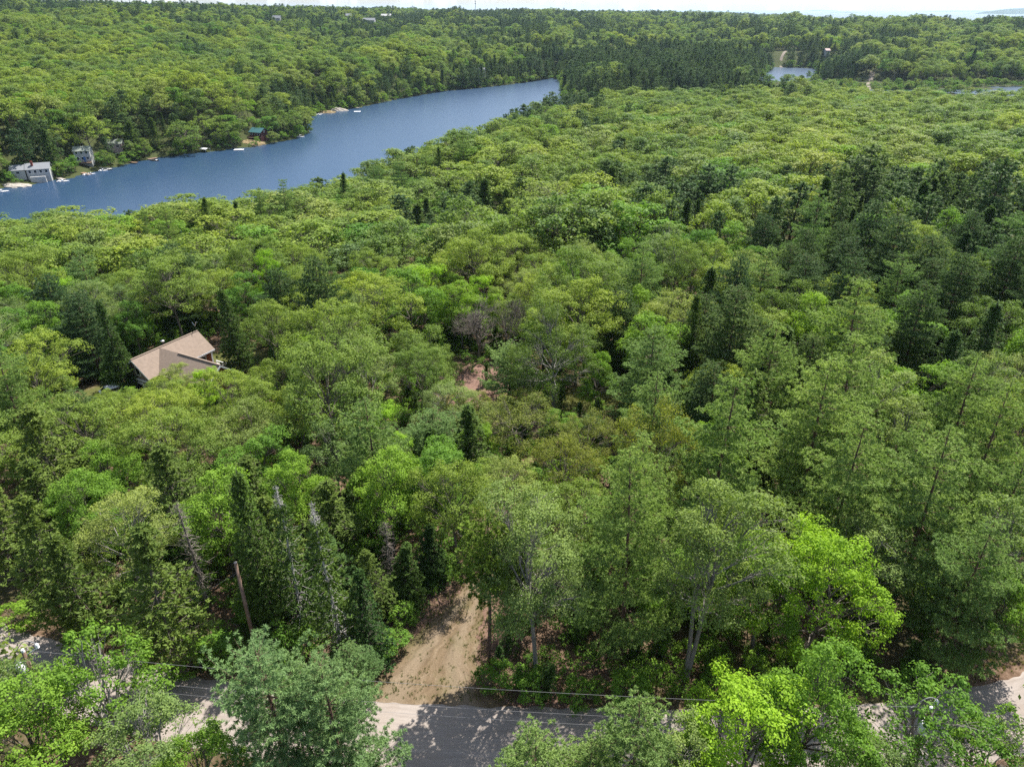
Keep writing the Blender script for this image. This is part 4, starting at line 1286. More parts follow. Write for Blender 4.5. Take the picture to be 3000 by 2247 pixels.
SHORE_SPOTS = [(110, 526, 8), (125, 540, 7), (90, 538, 7), (255, 492, 7.5), (262, 503, 7), (348, 470, 6), (757, 416, 7.5), (715, 425, 6), (740, 430, 7), (1408, 247, 8), (600, 440, 5), (40, 545, 6)]
for a_, b_, c_ in SHORE_SPOTS:
    hole(a_, b_, c_)
for a_, b_, c_ in [(2290, 192, 20), (2270, 196, 16), (2545, 262, 16), (2548, 250, 12), (2552, 240, 10)]:
    hole(a_, b_, c_, LAKE_Z + .5)
HILL_SPOTS = [(812, 56, 13, 'white farmhouse farthest left on the far hill'), (968, 50, 12, 'white house among trees left of the hilltop mansion'), (1022, 50, 11, 'small white house beside the hilltop mansion'),
              (1082, 62, 22, 'rambling white mansion below the hilltop on the far hill'), (1132, 52, 20, 'long white house with pale roof on the far hilltop'), (2423, 147, 6, 'tiny house with pinkish roof on the wooded right bank')]
for i_, (a_, b_, c_, l_) in enumerate(HILL_SPOTS):
    x_, y_ = on_ground(a_, b_, 9)
    HILL_SPOTS[i_] = (x_, y_, c_, l_)
    HOLES.append((x_, y_ - 14, c_ * .9 + 8)); HOLES.append((x_ * .985, y_ * .985 - 22, c_ * .8 + 8))

def shore_bushes():
    out = []
    for P in (LAKE, POND):
        P = np.asarray(P, float)
        for a, b in zip(P, np.roll(P, -1, 0)):
            L = np.linalg.norm(b - a)
            m = int(L / .8)
            t = rngw.uniform(size=(m, 1))
            nv = np.array([(b - a)[1], -(b - a)[0]]) / L
            p = a + (b - a) * t + nv * rngw.uniform(-11, 11, (m, 1))
            out.append(p)
    p = np.vstack(out)
    z = ground(p[:, 0], p[:, 1])
    k = (z > LAKE_Z + .1) & (z < LAKE_Z + 2.2) & (p[:, 1] > 60)
    for hx, hy, hr in HOLES:
        k &= np.hypot(p[:, 0] - hx, p[:, 1] - hy) > hr * .8
    p, z = p[k], z[k]
    m = len(p)
    s_ = rngw.uniform(1.2, 2.8, m)
    low = np.column_stack([p, z - .2, np.where(rngw.uniform(size=m) < .6, 9, 10), rngw.uniform(0, 6.28, m), s_, s_ * rngw.uniform(.7, 1.0, m)])
    # smaller trees leaning over the water's edge, and a second row of bushes behind
    k = (rngw.uniform(size=m) < .30) & (z > LAKE_Z + .3) & (p[:, 1] > 240)
    t_ = np.column_stack([p[k], z[k] - .2, rngw.choice([0, 1, 2, 3, 4, 13, 14], k.sum()), rngw.uniform(0, 6.28, k.sum()), rngw.uniform(.5, .85, k.sum()), rngw.uniform(.45, .8, k.sum())])
    return np.vstack([low, t_])

def marsh_bushes():
    n = 2600
    x, y = rngw.uniform(190, 720, n), rngw.uniform(490, 815, n)
    z = ground(x, y)
    k = (poly_sd(MARSH, x, y) < 3) & (z > LAKE_Z + .15) & (x < 392) & (y > 560) & (wob(x, y, 60, .7) + rngw.normal(0, .4, n) > -.5)
    for hx, hy, hr in HOLES:
        k &= np.hypot(x - hx, y - hy) > hr
    x, y, z = x[k], y[k], z[k]
    m = len(x)
    s_ = rngw.uniform(1.2, 2.6, m)
    return np.column_stack([x, y, z - .2, np.full(m, 9), rngw.uniform(0, 6.28, m), s_ * 1.3, s_ * .75])

def wood_points():
    bands = [(20, 145, 6.6, 1.0), (145, 420, 8.4, 1.32), (420, 900, 8.4, 1.30), (900, 1700, 9.2, 1.34), (1700, 3000, 11.5, 1.5), (3000, 5600, 17, 2.0)]
    out = []
    for r0, r1, s, big in bands:
        lim = .98 if r0 < 3000 else .86
        n = int(2 * r1 / s) + 2
        gx_, gy_ = np.meshgrid(np.arange(-r1, r1 + s, float(s)), np.arange(0., r1 + s, s * .9))
        gx_[::2] += s * .5
        x = gx_.ravel() + rngw.uniform(-.42, .42, gx_.size) * s
        y = gy_.ravel() + rngw.uniform(-.42, .42, gx_.size) * s
        d = np.hypot(x, y)
        k = (d >= r0) & (d < r1) & (np.abs(np.arctan2(x, y)) < lim)
        x, y, d = x[k], y[k], d[k]
        z = ground(x, y)
        k = (z > LAKE_Z + .3) & ((z > SEA_Z + 1.0))
        sdl = np.minimum(poly_sd(LAKE, x, y), poly_sd(POND, x, y)) if r0 < 1700 else np.full(x.shape, 99.)
        k &= sdl > .8
        k &= poly_sd(MARSH, x, y) > 1
        for hx, hy, hr in HOLES:
            k &= np.hypot(x - hx, y - hy) > hr
        if r0 < 200:
            k &= (poly_sd(ROAD_POLY[::10], x, y) > 3)
            # leave the near wood in view to the single trees
            dep = y * cP - (z + 6 - CH) * sP
            px = 1500 + F * x / np.maximum(dep, 1)
            inview = (px > -120) & (px < 3120) & (y > -5)
            k &= ~(inview & (np.hypot(x, y) < LIM + 12) & (y < LIM))
            k &= y > 18
            k &= poly_sd(YARD, x, y) > 3
            if len(tx):
                A = np.array([tx, ty]).T
                for ax, ay, aw in zip(tx, ty, tw):
                    k &= np.hypot(x - ax, y - ay) > .36 * (aw + 7.5)
        x, y, z, d, sdl = x[k], y[k], z[k], d[k], sdl[k]
        m = len(x)
        f = .62 * wob(x, y, 120, .15) + .45 * wob(x, y, 330, .5) + rngw.normal(0, .20, m)
        con = np.full(m, .26)
        con += .45 * np.exp(-((x - 170) ** 2 / 130 ** 2 + (y - 780) ** 2 / 170 ** 2)) * 1.6       # dark pines on the point
        con += .22 * ((sdl < 26) & (d > 170))                                                    # shore conifers
        con += .26 * smooth(800, 1500, d) + .12 * ((d > 420) & (sdl > 0) & (y > 430) & (x < 60))
        con += .2 * np.exp(-((x - 330) ** 2 / 260 ** 2 + (y - 1000) ** 2 / 260 ** 2))
        con += .45 * np.exp(-((x - 95) ** 2 / 60 ** 2 + (y - 180) ** 2 / 55 ** 2))              # dark stand upper right of the near wood
        con -= .22 * np.exp(-((x - 190) ** 2 / 110 ** 2 + (y - 330) ** 2 / 130 ** 2))
        con -= .06 * ((x < -150) & (d > 420) & (d < 1000))
        u = rngw.uniform(size=m)
        is_con = (con + .42 * f) > .5
        kind = np.select([u < .20, u < .38, u < .54, u < .68, u < .79, u < .87, u < .93, u < .988], [0, 1, 12, 13, 2, 3, 14, 4], 8)
        uc = rngw.uniform(size=m)
        ckind = np.where(uc < .38, 5, np.where(uc < .70, 6, 7))
        kind = np.where(is_con, ckind, kind)
        wide = np.clip(rngw.lognormal(0, .27, m), .55, 1.6) * big * np.where(is_con, .8, 1)
        tall = np.clip(.55 * wide / big + rngw.uniform(.35, .60, m), .6, 1.3) * big ** .55
        tall *= np.where(kind == 7, .85, 1) * np.where((kind == 5) | (kind == 6), .84, 1)
        tall *= np.where((y > 170) & (y < 560) & (x > -170), .84, 1.0)
        tall *= np.where((y > 140) & (y < 270) & (x < -15), .80, 1.0)
        out.append(np.column_stack([x, y, z - .2, kind, rngw.uniform(0, 6.28, m), wide, tall]))
    return np.vstack(out + [shore_bushes(), marsh_bushes()])
wp = wood_points()
print('trees in the woods', len(wp))
scatter('forest', wp, 'mixed green forest stretching from the near wood to the horizon')

# undergrowth: bushes, saplings and young firs between the near trunks
def undergrowth():
    n = 7500
    y = np.sqrt(rngw.uniform(34 ** 2, 140 ** 2, n)); x = rngw.uniform(-.82, .82, n) * y
    k = (poly_sd(ROAD_POLY[::10], x, y) > .9) & (poly_sd(DRIVE_POLY[::10], x, y) > .8) & ((poly_sd(CLEAR, x, y) > -.5) | (rngw.uniform(size=n) < .22)) & (poly_sd(YARD, x, y) > .5) & (poly_sd(GRASSY, x, y) > 0)
    k &= (wob(x, y, 13, .4) + rngw.normal(0, .5, n) > -.45) & (y > 37)
    x, y = x[k], y[k]
    m = len(x)
    u = rngw.uniform(size=m)
    kind = np.where(u < .62, 9, np.where(u < .84, 10, 11))
    s = rngw.uniform(.5, 1.25, m)
    return np.column_stack([x, y, ground(x, y) - .05, kind, rngw.uniform(0, 6.28, m), s, s * rngw.uniform(.8, 1.2, m)])
scatter('undergrowth', undergrowth(), 'low bushes and saplings between the trunks of the near wood', 'undergrowth')

def grass_tuft():
    rng = np.random.default_rng(9)
    n = 26
    a, r = rng.uniform(0, 6.28, n), rng.uniform(0, .22, n)
    base = np.stack([r * np.cos(a), r * np.sin(a), np.zeros(n)], 1)
    tip = base + np.stack([rng.normal(0, .10, n), rng.normal(0, .10, n), rng.uniform(.14, .34, n)], 1)
    sd_ = np.stack([-np.sin(a), np.cos(a), np.zeros(n)], 1) * .018
    v = np.stack([base - sd_, base + sd_, tip + sd_ * .2, tip - sd_ * .2], 1).reshape(-1, 3)
    me = fast_mesh('grass_tuft', v, np.arange(4 * n).reshape(n, 4), np.repeat(rng.uniform(.2, .9, n), 4), mats=[M['grass']])
    return bpy.data.objects.new('grass_tuft', me)
FARP.append(grass_tuft())
def grass_points():
    n = 60000
    x, y = rngw.uniform(-48, 48, n), rngw.uniform(36.5, 66, n)
    sdd, sdr = poly_sd(DRIVE_POLY[::10], x, y), poly_sd(ROAD_POLY[::10], x, y)
    edge = np.abs(sdd)
    p = .55 * np.exp(-((sdd - .2) / 1.1) ** 2) + .5 * np.exp(-((sdr - 1.2) / 1.2) ** 2) + .22 * (sdd < 0) * (wob(x, y, 2.6, .3) > .15)
    k = (rngw.uniform(size=n) < p) & (sdr > .12)
    x, y = x[k], y[k]
    x2, y2 = rngw.uniform(3, 19, 2200), rngw.uniform(85, 95, 2200)
    k2 = poly_sd(GRASSY, x2, y2) < .5
    x, y = np.concatenate([x, x2[k2]]), np.concatenate([y, y2[k2]])
    m = len(x)
    s_ = rngw.uniform(.3, .75, m)
    return np.column_stack([x, y, ground(x, y), np.full(m, len(FARP) - 1), rngw.uniform(0, 6.28, m), s_, s_])
scatter('grass', grass_points(), 'dry grass tufts along the driveway, road verge and clearing', 'grass')

# ------------------------------------------------------------------ built things
M['shingle'] = plain('tan_shingle', (0.215, 0.168, 0.135), 0.9, 0.15, var=0.12, scale=2.2, bump=0.3)
M['siding'] = plain('grey_brown_siding', (0.23, 0.19, 0.175), 0.85, 0.2, var=0.15, scale=1.5)
M['cedar'] = plain('red_cedar_siding', (0.26, 0.085, 0.04), 0.8, 0.2, var=0.25, scale=1.5)
M['white'] = plain('white_paint', (0.72, 0.73, 0.76), 0.5, 0.3, var=0.05)
M['offwhite'] = plain('weathered_white_siding', (0.40, 0.40, 0.39), 0.7, 0.25, var=0.10, scale=1.0)
M['glass'] = plain('window_glass', (0.012, 0.016, 0.022), 0.06, 0.6, var=0.0)
M['dark'] = plain('painted_interior_shade', (0.010, 0.010, 0.012), 0.9, 0.1, var=0.2)  # near-black colour stands for the shade inside the garage
M['metal'] = plain('galvanised_metal', (0.45, 0.46, 0.48), 0.35, 0.5, metal=0.8, var=0.1)
M['black_metal'] = plain('black_metal', (0.02, 0.02, 0.022), 0.5, 0.4, var=0.1)
M['pole'] = bark_mat('weathered_pole_wood', (0.13, 0.085, 0.062), (0.26, 0.18, 0.14), 3.0)
M['plank'] = plain('grey_dock_plank', (0.30, 0.27, 0.24), 0.85, 0.15, var=0.2)
M['deck'] = plain('brown_deck_board', (0.20, 0.135, 0.09), 0.85, 0.15, var=0.2)
M['grey_roof'] = plain('grey_shingle', (0.20, 0.21, 0.225), 0.85, 0.2, var=0.15)
M['green_roof'] = plain('grey_green_shingle', (0.19, 0.215, 0.185), 0.85, 0.2, var=0.15)
M['teal_roof'] = plain('teal_metal_roof', (0.035, 0.11, 0.12), 0.5, 0.4, var=0.1)
M['dark_red'] = plain('dark_red_log', (0.075, 0.028, 0.026), 0.8, 0.2, var=0.25)
M['brick'] = plain('red_brick_chimney', (0.20, 0.06, 0.045), 0.9, 0.1, var=0.25)
M['pinkish'] = plain('faded_pink_siding', (0.45, 0.34, 0.32), 0.8, 0.2, var=0.15)
M['stone'] = plain('pale_shore_rock', (0.32, 0.29, 0.25), 0.95, 0.1, var=0.35, scale=1.2, bump=0.6)
M['soil'] = plain('bare_bank_soil', (0.20, 0.155, 0.085), 0.95, 0.1, var=0.4, scale=0.8, bump=0.5)
M['tan_box'] = plain('tan_panel', (0.28, 0.19, 0.15), 0.8, 0.2, var=0.15)
M['tyre'] = plain('rubber', (0.015, 0.015, 0.016), 0.85, 0.2)
M['yellow'] = plain('yellow_paint', (0.65, 0.48, 0.08), 0.5, 0.4, var=0.1)
M['blue'] = plain('blue_door_paint', (0.05, 0.16, 0.40), 0.6, 0.3, var=0.1)
M['wire'] = plain('aluminium_wire', (0.20, 0.20, 0.21), 0.5, 0.3, var=0.05)

def slab(mb, a, b, c, d, t=0.14):
    """roof slab: corners a b c d (counter-clockwise from above), thickness t downwards"""
    vs = [Vector(p) for p in (a, b, c, d)]
    n = (vs[1] - vs[0]).cross(vs[3] - vs[0]).normalized()
    lo = [p - n * t for p in vs]
    mb.poly(vs + lo, [(0, 1, 2, 3), (7, 6, 5, 4), (0, 4, 5, 1), (1, 5, 6, 2), (2, 6, 7, 3), (3, 7, 4, 0)])

def window(parent, face, a, z, w, h, pos, frame_mat='white', depth=0.06, name='window', mull=0):
    """window on a wall: face '-y','+x',... at plane pos; a is the centre along the wall, z the sill height"""
    def bx(mb, a0, a1, z0, z1, d0, d1):
        if face == '-y': mb.box(a0, a1, pos - d1, pos - d0, z0, z1)
        elif face == '+y': mb.box(a0, a1, pos + d0, pos + d1, z0, z1)
        elif face == '+x': mb.box(pos + d0, pos + d1, a0, a1, z0, z1)
        else: mb.box(pos - d1, pos - d0, a0, a1, z0, z1)
    t = 0.10
    pane = MB(); bx(pane, a - w / 2, a + w / 2, z, z + h, -.02, depth * .5)
    o = pane.build(name, M['glass'], parent)
    fr = MB()
    bx(fr, a - w / 2 - t, a - w / 2, z - t, z + h + t, 0, depth); bx(fr, a + w / 2, a + w / 2 + t, z - t, z + h + t, 0, depth)
    bx(fr, a - w / 2, a + w / 2, z + h, z + h + t, 0, depth); bx(fr, a - w / 2, a + w / 2, z - t, z, 0, depth)
    for k in range(mull):
        q = a - w / 2 + w * (k + 1) / (mull + 1)
        bx(fr, q - .04, q + .04, z, z + h, 0, depth)
    fr.build('frame', M[frame_mat], o)
    return o

# --- the house among the trees at left
def house():
    gz = -5.9
    t = thing('house', 'house with tan shingle roof and cross wing among the trees', 'house', (*HOUSE_AT, gz), R(-27.6))
    hw, L, ez, rz = 2.85, 5.9, 4.46, 6.76
    w = MB().prism([(-hw, -1.2), (hw, -1.2), (hw, ez), (0, rz - .12), (-hw, ez)], 'y', -L, L)
    w.build('wall', M['siding'], t)
    # wing
    wy, whw, wx = -1.2, 2.9, 13.0
    MB().prism([(wy - whw, -1.2), (wy + whw, -1.2), (wy + whw, ez), (wy, rz - .2), (wy - whw, ez)], 'x', .3, wx).build('wing_wall', M['cedar'], t)
    sl = (rz - ez) / hw
    o = .43
    rf = MB()
    for sgn in (-1, 1):
        e = (sgn * (hw + o), ez - o * sl)
        a, b = (0, -L - .4, rz), (0, L + .4, rz)
        c, d = (e[0], L + .4, e[1]), (e[0], -L - .4, e[1])
        slab(rf, *((a, d, c, b) if sgn > 0 else (a, b, c, d)))
    roof = rf.build('roof', M['shingle'], t)
    MB().box(-.13, .13, -L - .41, L + .41, rz - .06, rz + .05).build('ridge_cap', M['shingle'], roof)
    wsl = (rz - .08 - ez) / whw
    wr = MB()
    for sgn in (-1, 1):
        ey, e = wy + sgn * (whw + o), ez - o * wsl
        z0 = rz - .06
        # the inner edge runs along the valley where the wing meets the main roof
        inner_ridge, inner_eave = .05, hw * .98
        a, b = (inner_ridge, wy, z0), (wx + .4, wy, z0)
        c, d = (wx + .4, ey, e), (inner_eave, ey, e)
        slab(wr, *((a, b, c, d) if sgn > 0 else (a, d, c, b)))
    wroof = wr.build('wing_roof', M['shingle'], t)
    MB().box(4.4, wx + .41, wy - .13, wy + .13, rz - .1, rz + .03).build('ridge_cap', M['shingle'], wroof)
    # white rake boards on the near gable and the wing gable, fascia
    tr = MB()
    for sgn in (-1, 1):
        tr.poly([(0, -L - .42, rz - .02), (sgn * (hw + o), -L - .42, ez - o * sl - .02), (sgn * (hw + o), -L - .42, ez - o * sl - .30), (0, -L - .42, rz - .34),
                 (0, -L - .36, rz - .02), (sgn * (hw + o), -L - .36, ez - o * sl - .02), (sgn * (hw + o), -L - .36, ez - o * sl - .30), (0, -L - .36, rz - .34)],
                [(0, 1, 2, 3), (7, 6, 5, 4), (0, 4, 5, 1), (1, 5, 6, 2), (2, 6, 7, 3)])
    tr.build('rake_board', M['white'], t)
    fa = MB().box(hw + o + .005, hw + o + .06, 2.4, L + .4, ez - o * sl - .26, ez - o * sl - .03)
    fa.build('fascia', M['white'], t)
    fa2 = MB().box(-hw - o - .06, -hw - o - .005, -L - .4, L + .4, ez - o * sl - .26, ez - o * sl - .03)
    fa2.build('fascia', M['white'], t)
    tw_ = MB()
    for sgn in (-1, 1):
        ey, e = wy + sgn * (whw + o), ez - o * wsl
        tw_.poly([(wx + .42, wy, rz - .10), (wx + .42, ey, e - .04), (wx + .42, ey, e - .30), (wx + .42, wy, rz - .40),
                  (wx + .47, wy, rz - .10), (wx + .47, ey, e - .04), (wx + .47, ey, e - .30), (wx + .47, wy, rz - .40)], [(0, 1, 2, 3), (7, 6, 5, 4), (0, 4, 5, 1), (1, 5, 6, 2), (2, 6, 7, 3)])
    tw_.build('rake_board', M['white'], t)
    for x in (-hw, hw):
        MB().box(x - .12, x + .12, -L - .05, -L + .02, -1.0, ez - .1).build('corner_board', M['white'], t)
    window(t, '-y', .45, 4.15, .85, 1.15, -L)
    # garage front with white frame
    g = MB().box(-2.5, .9, -L - .03, -L + .02, -.9, 2.5).build('garage_opening', M['dark'], t)  # flat panel on the wall, the dark of the recess painted on
    fr = MB()
    fr.box(-2.72, -2.5, -L - .12, -L, -1.0, 2.85); fr.box(.9, 1.15, -L - .12, -L, -1.0, 2.85); fr.box(-2.5, .9, -L - .12, -L, 2.55, 2.85); fr.box(-2.85, 2.85, -L - .16, -L, 3.15, 3.4)
    fr.build('frame', M['white'], g)
    # right wall of the main block: windows and red door panel, white corner post
    for yy in (3.0, 4.1):
        window(t, '+x', yy, 1.9, .85, 1.6, hw)
    MB().box(hw, hw + .04, 4.75, 5.85, -.6, 3.6).build('door_panel', M['cedar'], t)
    MB().box(hw - .05, hw + .08, L - .25, L + .03, -1.0, 4.1).build('corner_board', M['white'], t)
    window(t, '+x', -6.05 + .7, .9, .7, 1.2, hw)
    # deck with white railing
    dk = MB().box(hw + .05, hw + 3.6, 3.4, L + .6, .65, .8).build('deck', M['deck'], t)
    rl = MB()
    for (x0, y0, x1, y1) in [(hw + .1, L + .5, hw + 3.5, L + .5), (hw + 3.5, L + .5, hw + 3.5, 3.5)]:
        for z in (1.75, 1.25):
            rl.box(min(x0, x1) - .06, max(x0, x1) + .06, min(y0, y1) - .06, max(y0, y1) + .06, z, z + .12)
        nn = 4
        for k in range(nn + 1):
            x, y = x0 + (x1 - x0) * k / nn, y0 + (y1 - y0) * k / nn
            rl.box(x - .065, x + .065, y - .065, y + .065, -1.3, 1.74)
    rl.build('railing', M['white'], dk)
    # stove pipe and aerial
    cp = MB().lathe([(.16, 0), (.16, 1.0), (.17, 1.0)], 10, (-.35, -.1, rz - .5)).build('chimney_pipe', M['black_metal'], t)
    MB().lathe([(.30, 0), (.30, .14), (.06, .24)], 10, (-.35, -.1, rz + .5)).build('cap', M['metal'], cp)
    an = MB().tube([(0, L + .1, rz - .1), (0, L + .1, rz + 1.1)], .04, 5).build('aerial', M['black_metal'], t)
    ar = MB()
    ar.tube([(0, L + .1, rz + .9), (.35, L + .15, rz + 1.6)], .05, 4); ar.tube([(0, L + .1, rz + .95), (-.5, L + .1, rz + 1.5)], .05, 4)
    ar.tube([(.35, L + .15, rz + 1.6), (.62, L + .15, rz + 1.7)], .05, 4)
    ar.build('antenna_arm', M['metal'], an)
house()

def to_world(base, rot, lx, ly):
    c, s = math.cos(rot), math.sin(rot)
    return base[0] + c * lx - s * ly, base[1] + s * lx + c * ly

# white-lidded tub beside the bushes
x, y = on_ground(336, 1106, .5)
t = thing('hot_tub', 'tan tub with white cover between two clipped bushes by the house', 'hot tub', (x, y, ground1(x, y)), R(-20))
MB().prism([(-1.0, -.9), (1.0, -.9), (1.1, -.8), (1.1, .8), (1.0, .9), (-1.0, .9), (-1.1, .8), (-1.1, -.8)], 'z', -.3, .85).build('shell', M['tan_box'], t)
MB().prism([(-1.1, -1.0), (1.1, -1.0), (1.2, -.9), (1.2, .9), (1.1, 1.0), (-1.1, 1.0), (-1.2, .9), (-1.2, -.9)], 'z', .86, 1.0).build('cover', M['white'], t)

# white car half hidden by the leaves in front of the garage
def car(x, y, rot, label, paint):
    t = thing('parked_car', label, 'car', (x, y, ground1(x, y)), rot)
    prof = [(-2.2, .35), (2.2, .35), (2.25, .75), (2.1, .95), (1.15, 1.02), (.55, 1.48), (-1.35, 1.52), (-1.95, 1.05), (-2.2, .98)]
    b = MB()
    n = len(prof)
    rows = [(-.86, 1.0), (-.80, 1.0), (.80, 1.0), (.86, 1.0)]
    vs = []
    for yy, s in [(-.88, .96), (-.80, 1), (.80, 1), (.88, .96)]:
        for px_, pz in prof:
            k = 1 - .14 * max(0, pz - .95) / .55
            vs.append((px_ * (1 if abs(yy) < .85 else .985), yy * k, .35 + (pz - .35) * (1 if abs(yy) < .85 else .97)))
    fs = [tuple(range(n))[::-1], tuple(range(3 * n, 4 * n))]
    for r in range(3):
        for i in range(n):
            j = (i + 1) % n
            fs.append((r * n + i, r * n + j, (r + 1) * n + j, (r + 1) * n + i))
    b.poly(vs, fs)
    b.build('body', M[paint], t)
    MB().poly([(1.13, -.70, 1.05), (1.13, .70, 1.05), (.60, .64, 1.46), (.60, -.64, 1.46)], [(0, 1, 2, 3)]).build('windscreen', M['glass'], t)
    MB().poly([(-1.93, -.70, 1.09), (-1.93, .70, 1.09), (-1.40, .64, 1.50), (-1.40, -.64, 1.50)], [(3, 2, 1, 0)]).build('rear_window', M['glass'], t)
    for s in (-1, 1):
        MB().poly([(.95, s * .885, 1.0), (.5, s * .835, 1.40), (-1.2, s * .835, 1.42), (-1.7, s * .885, 1.0)], [(0, 1, 2, 3)]).build('side_window', M['glass'], t)
        for xx in (-1.35, 1.4):
            wh = MB().tube([(xx, s * .70, .33), (xx, s * .90, .33)], .33, 14).build('wheel', M['tyre'], t)
            MB().tube([(xx, s * .89, .33), (xx, s * .915, .33)], .19, 10).build('rim', M['metal'], wh)
        MB().box(2.19, 2.27, s * .62 - .16, s * .62 + .16, .68, .84).build('headlight', M['glass'], t)
    return t
x, y = on_ground(338, 1138, 1.0)
car(x, y, R(40), 'white car half hidden by leaves left of the garage', 'white')

# wire fence on the lawn right of the house
fx, fy = on_ground(655, 1032, .4)
t = thing('garden_fence', 'low dark fence at the back of the small lawn by the house', 'fence', (fx, fy, ground1(fx, fy)), R(-8))
for k in range(7):
    MB().box(k * 1.2 - 3.6 - .04, k * 1.2 - 3.6 + .04, -.04, .04, -.6, 1.15).build('post', M['pole'], t)
for z in (.35, .98):
    MB().box(-3.65, 3.65, -.075, -.042, z, z + .09).build('rail', M['pole'], t)

# --- poles and wires along the road
def utility_pole(x, y, h, label, fitted):
    z = ground1(x, y)
    t = thing('utility_pole', label, 'pole', (x, y, z))
    MB().tube([(0, 0, -.5), (0, 0, h * .5), (0, 0, h)], [.17, .15, .125], 10).build('post', M['pole'], t, True)
    MB().tube([(0, 0, h), (0, 0, h + .03)], [.126, .12], 10).build('post_top', M['plank'], t)
    if fitted:
        MB().box(-.06, .06, .14, .22, h - 1.1, h - .98).build('bracket', M['metal'], t)
        arm = MB().tube([(0, 0, h - .35), (.55, .45, h - .15), (.62, .5, h - .1)], .05, 6).build('cutout_arm', M['metal'], t)
        MB().lathe([(.05, 0), (.13, .06), (.06, .12), (.13, .18), (.06, .26), (.13, .32), (.07, .42)], 8, (.62, .5, h - .15)).build('insulator', M['white'], arm)
        MB().lathe([(.04, 0), (.11, .08), (.05, .16), (.12, .22), (.04, .3)], 8, (0, 0, h + .03)).build('insulator', M['white'], t)
        tank = MB().lathe([(.02, 0), (.26, .02), (.28, .1), (.28, .78), (.24, .86), (.05, .9)], 14, (-.30, -.38, h - 1.6)).build('transformer', M['white'], t, True)
        MB().lathe([(.03, 0), (.08, .05), (.04, .1), (.08, .15), (.03, .24)], 8, (-.30, -.38, h - .7)).build('bushing', M['white'], tank)
        pts = [(.62, .5, h + .27)]
        for k in range(1, 9):
            f = k / 8
            pts.append((.62 - 1.55 * f, .5 - .1 * f, h + .27 + .9 * math.sin(math.pi * min(1, f * 1.15)) * .55 - .55 * f))
        MB().tube(pts, .03, 5).build('jumper_cable', M['wire'], t)
    return Vector((x, y, z + h))

PA = utility_pole(-32.6, 33.6, 9.2, 'utility pole with white insulators and transformer at lower left edge', True)
PB = utility_pole(25.8, 29.4, 8.7, 'utility pole with white insulators hidden in the lower right maple', True)
PW = utility_pole(-21.1, 41.6, 10.2, 'plain wooden pole left of the driveway', False)

def wire(a, b, sag, label, r=.008):
    pts = []
    for k in range(33):
        f = k / 32
        p = a.lerp(b, f)
        pts.append((p.x, p.y, p.z - 4 * sag * f * (1 - f)))
    o = MB().tube(pts, r, 5).build('overhead_wire', M['wire'], None, True)
    tag(o, label, 'wire', 'overhead wires along the road')
E = Vector((78, 26, 11.0))
Wl = Vector((-92, 52, 8.5))
wire(PA + Vector((0, 0, .25)), PB + Vector((0, 0, .25)), .9, 'topmost overhead wire crossing in front of the road')
wire(PA + Vector((0, -.2, -1.5)), PB + Vector((0, -.2, -1.3)), 1.0, 'middle overhead wire crossing in front of the road')
wire(PA + Vector((0, -.1, -2.4)), PB + Vector((0, -.1, -2.3)), 1.1, 'lowest dark overhead wire crossing in front of the road')
wire(PA + Vector((0, 0, -2.1)), PW + Vector((0, -.12, -.9)), .5, 'thin wire slanting from the white-fitted pole to the wooden pole', .007)
wire(PB + Vector((0, 0, .25)), E, 1.0, 'overhead wire leaving the right pole to the right')
wire(PA + Vector((0, 0, .25)), Wl, .9, 'overhead wire leaving the left pole to the left')

# --- cottages, docks and boats on the far shore
def cottage(px, py, w, d, h, rise, rotz, wall, roof, label, name='cottage', lift=.5, front=None, chimney=None, z=None, xy=None, deck=False, windows=3, storeys=1, trim='white'):
    x, y = xy if xy else on_plane(px, py, LAKE_Z + 1)
    gz = max(ground1(x, y), LAKE_Z + .6) + lift if z is None else z
    t = thing(name, label, 'house', (x, y, gz), rotz)
    MB().prism([(-d / 2, -4.0), (d / 2, -4.0), (d / 2, h), (0, h + rise), (-d / 2, h)], 'x', -w / 2, w / 2).build('wall', M[wall], t)
    rf = MB()
    o = .45; sl = rise / (d / 2)
    for s in (-1, 1):
        a, b = (-w / 2 - o, 0, h + rise + .12), (w / 2 + o, 0, h + rise + .12)
        c, e = (w / 2 + o, s * (d / 2 + o), h - o * sl + .12), (-w / 2 - o, s * (d / 2 + o), h - o * sl + .12)
        slab(rf, *((a, e, c, b) if s < 0 else (a, b, c, e)), t=.16)
    rf.build('roof', M[roof], t)
    for st in range(storeys):
        for k in range(windows):
            window(t, '-y', -w / 2 + w * (k + .6) / (windows + .2), .9 + st * 2.6, w / windows * .45, 1.2, -d / 2, frame_mat=trim)
    window(t, '+x', 0, h - .3, .9, 1.0, w / 2, frame_mat=trim)
    if chimney:
        MB().box(-w * .22 - .4, -w * .22 + .4, -d * .28, -d * .28 + .8, h * .3, h + rise + 1.1).build('chimney', M[chimney], t)
    if deck:
        dk = MB().box(-w / 2, w / 2, -d / 2 - 2.4, -d / 2 - .02, -.35, -.15).build('deck', M['deck'], t)
        rl = MB()
        rl.box(-w / 2, w / 2, -d / 2 - 2.4, -d / 2 - 2.3, .6, .7)
        for k in range(9):
            q = -w / 2 + w * k / 8
            rl.box(q - .05, q + .05, -d / 2 - 2.4, -d / 2 - 2.3, -3.5, .6)
        rl.build('railing', M[deck], dk)
    return t

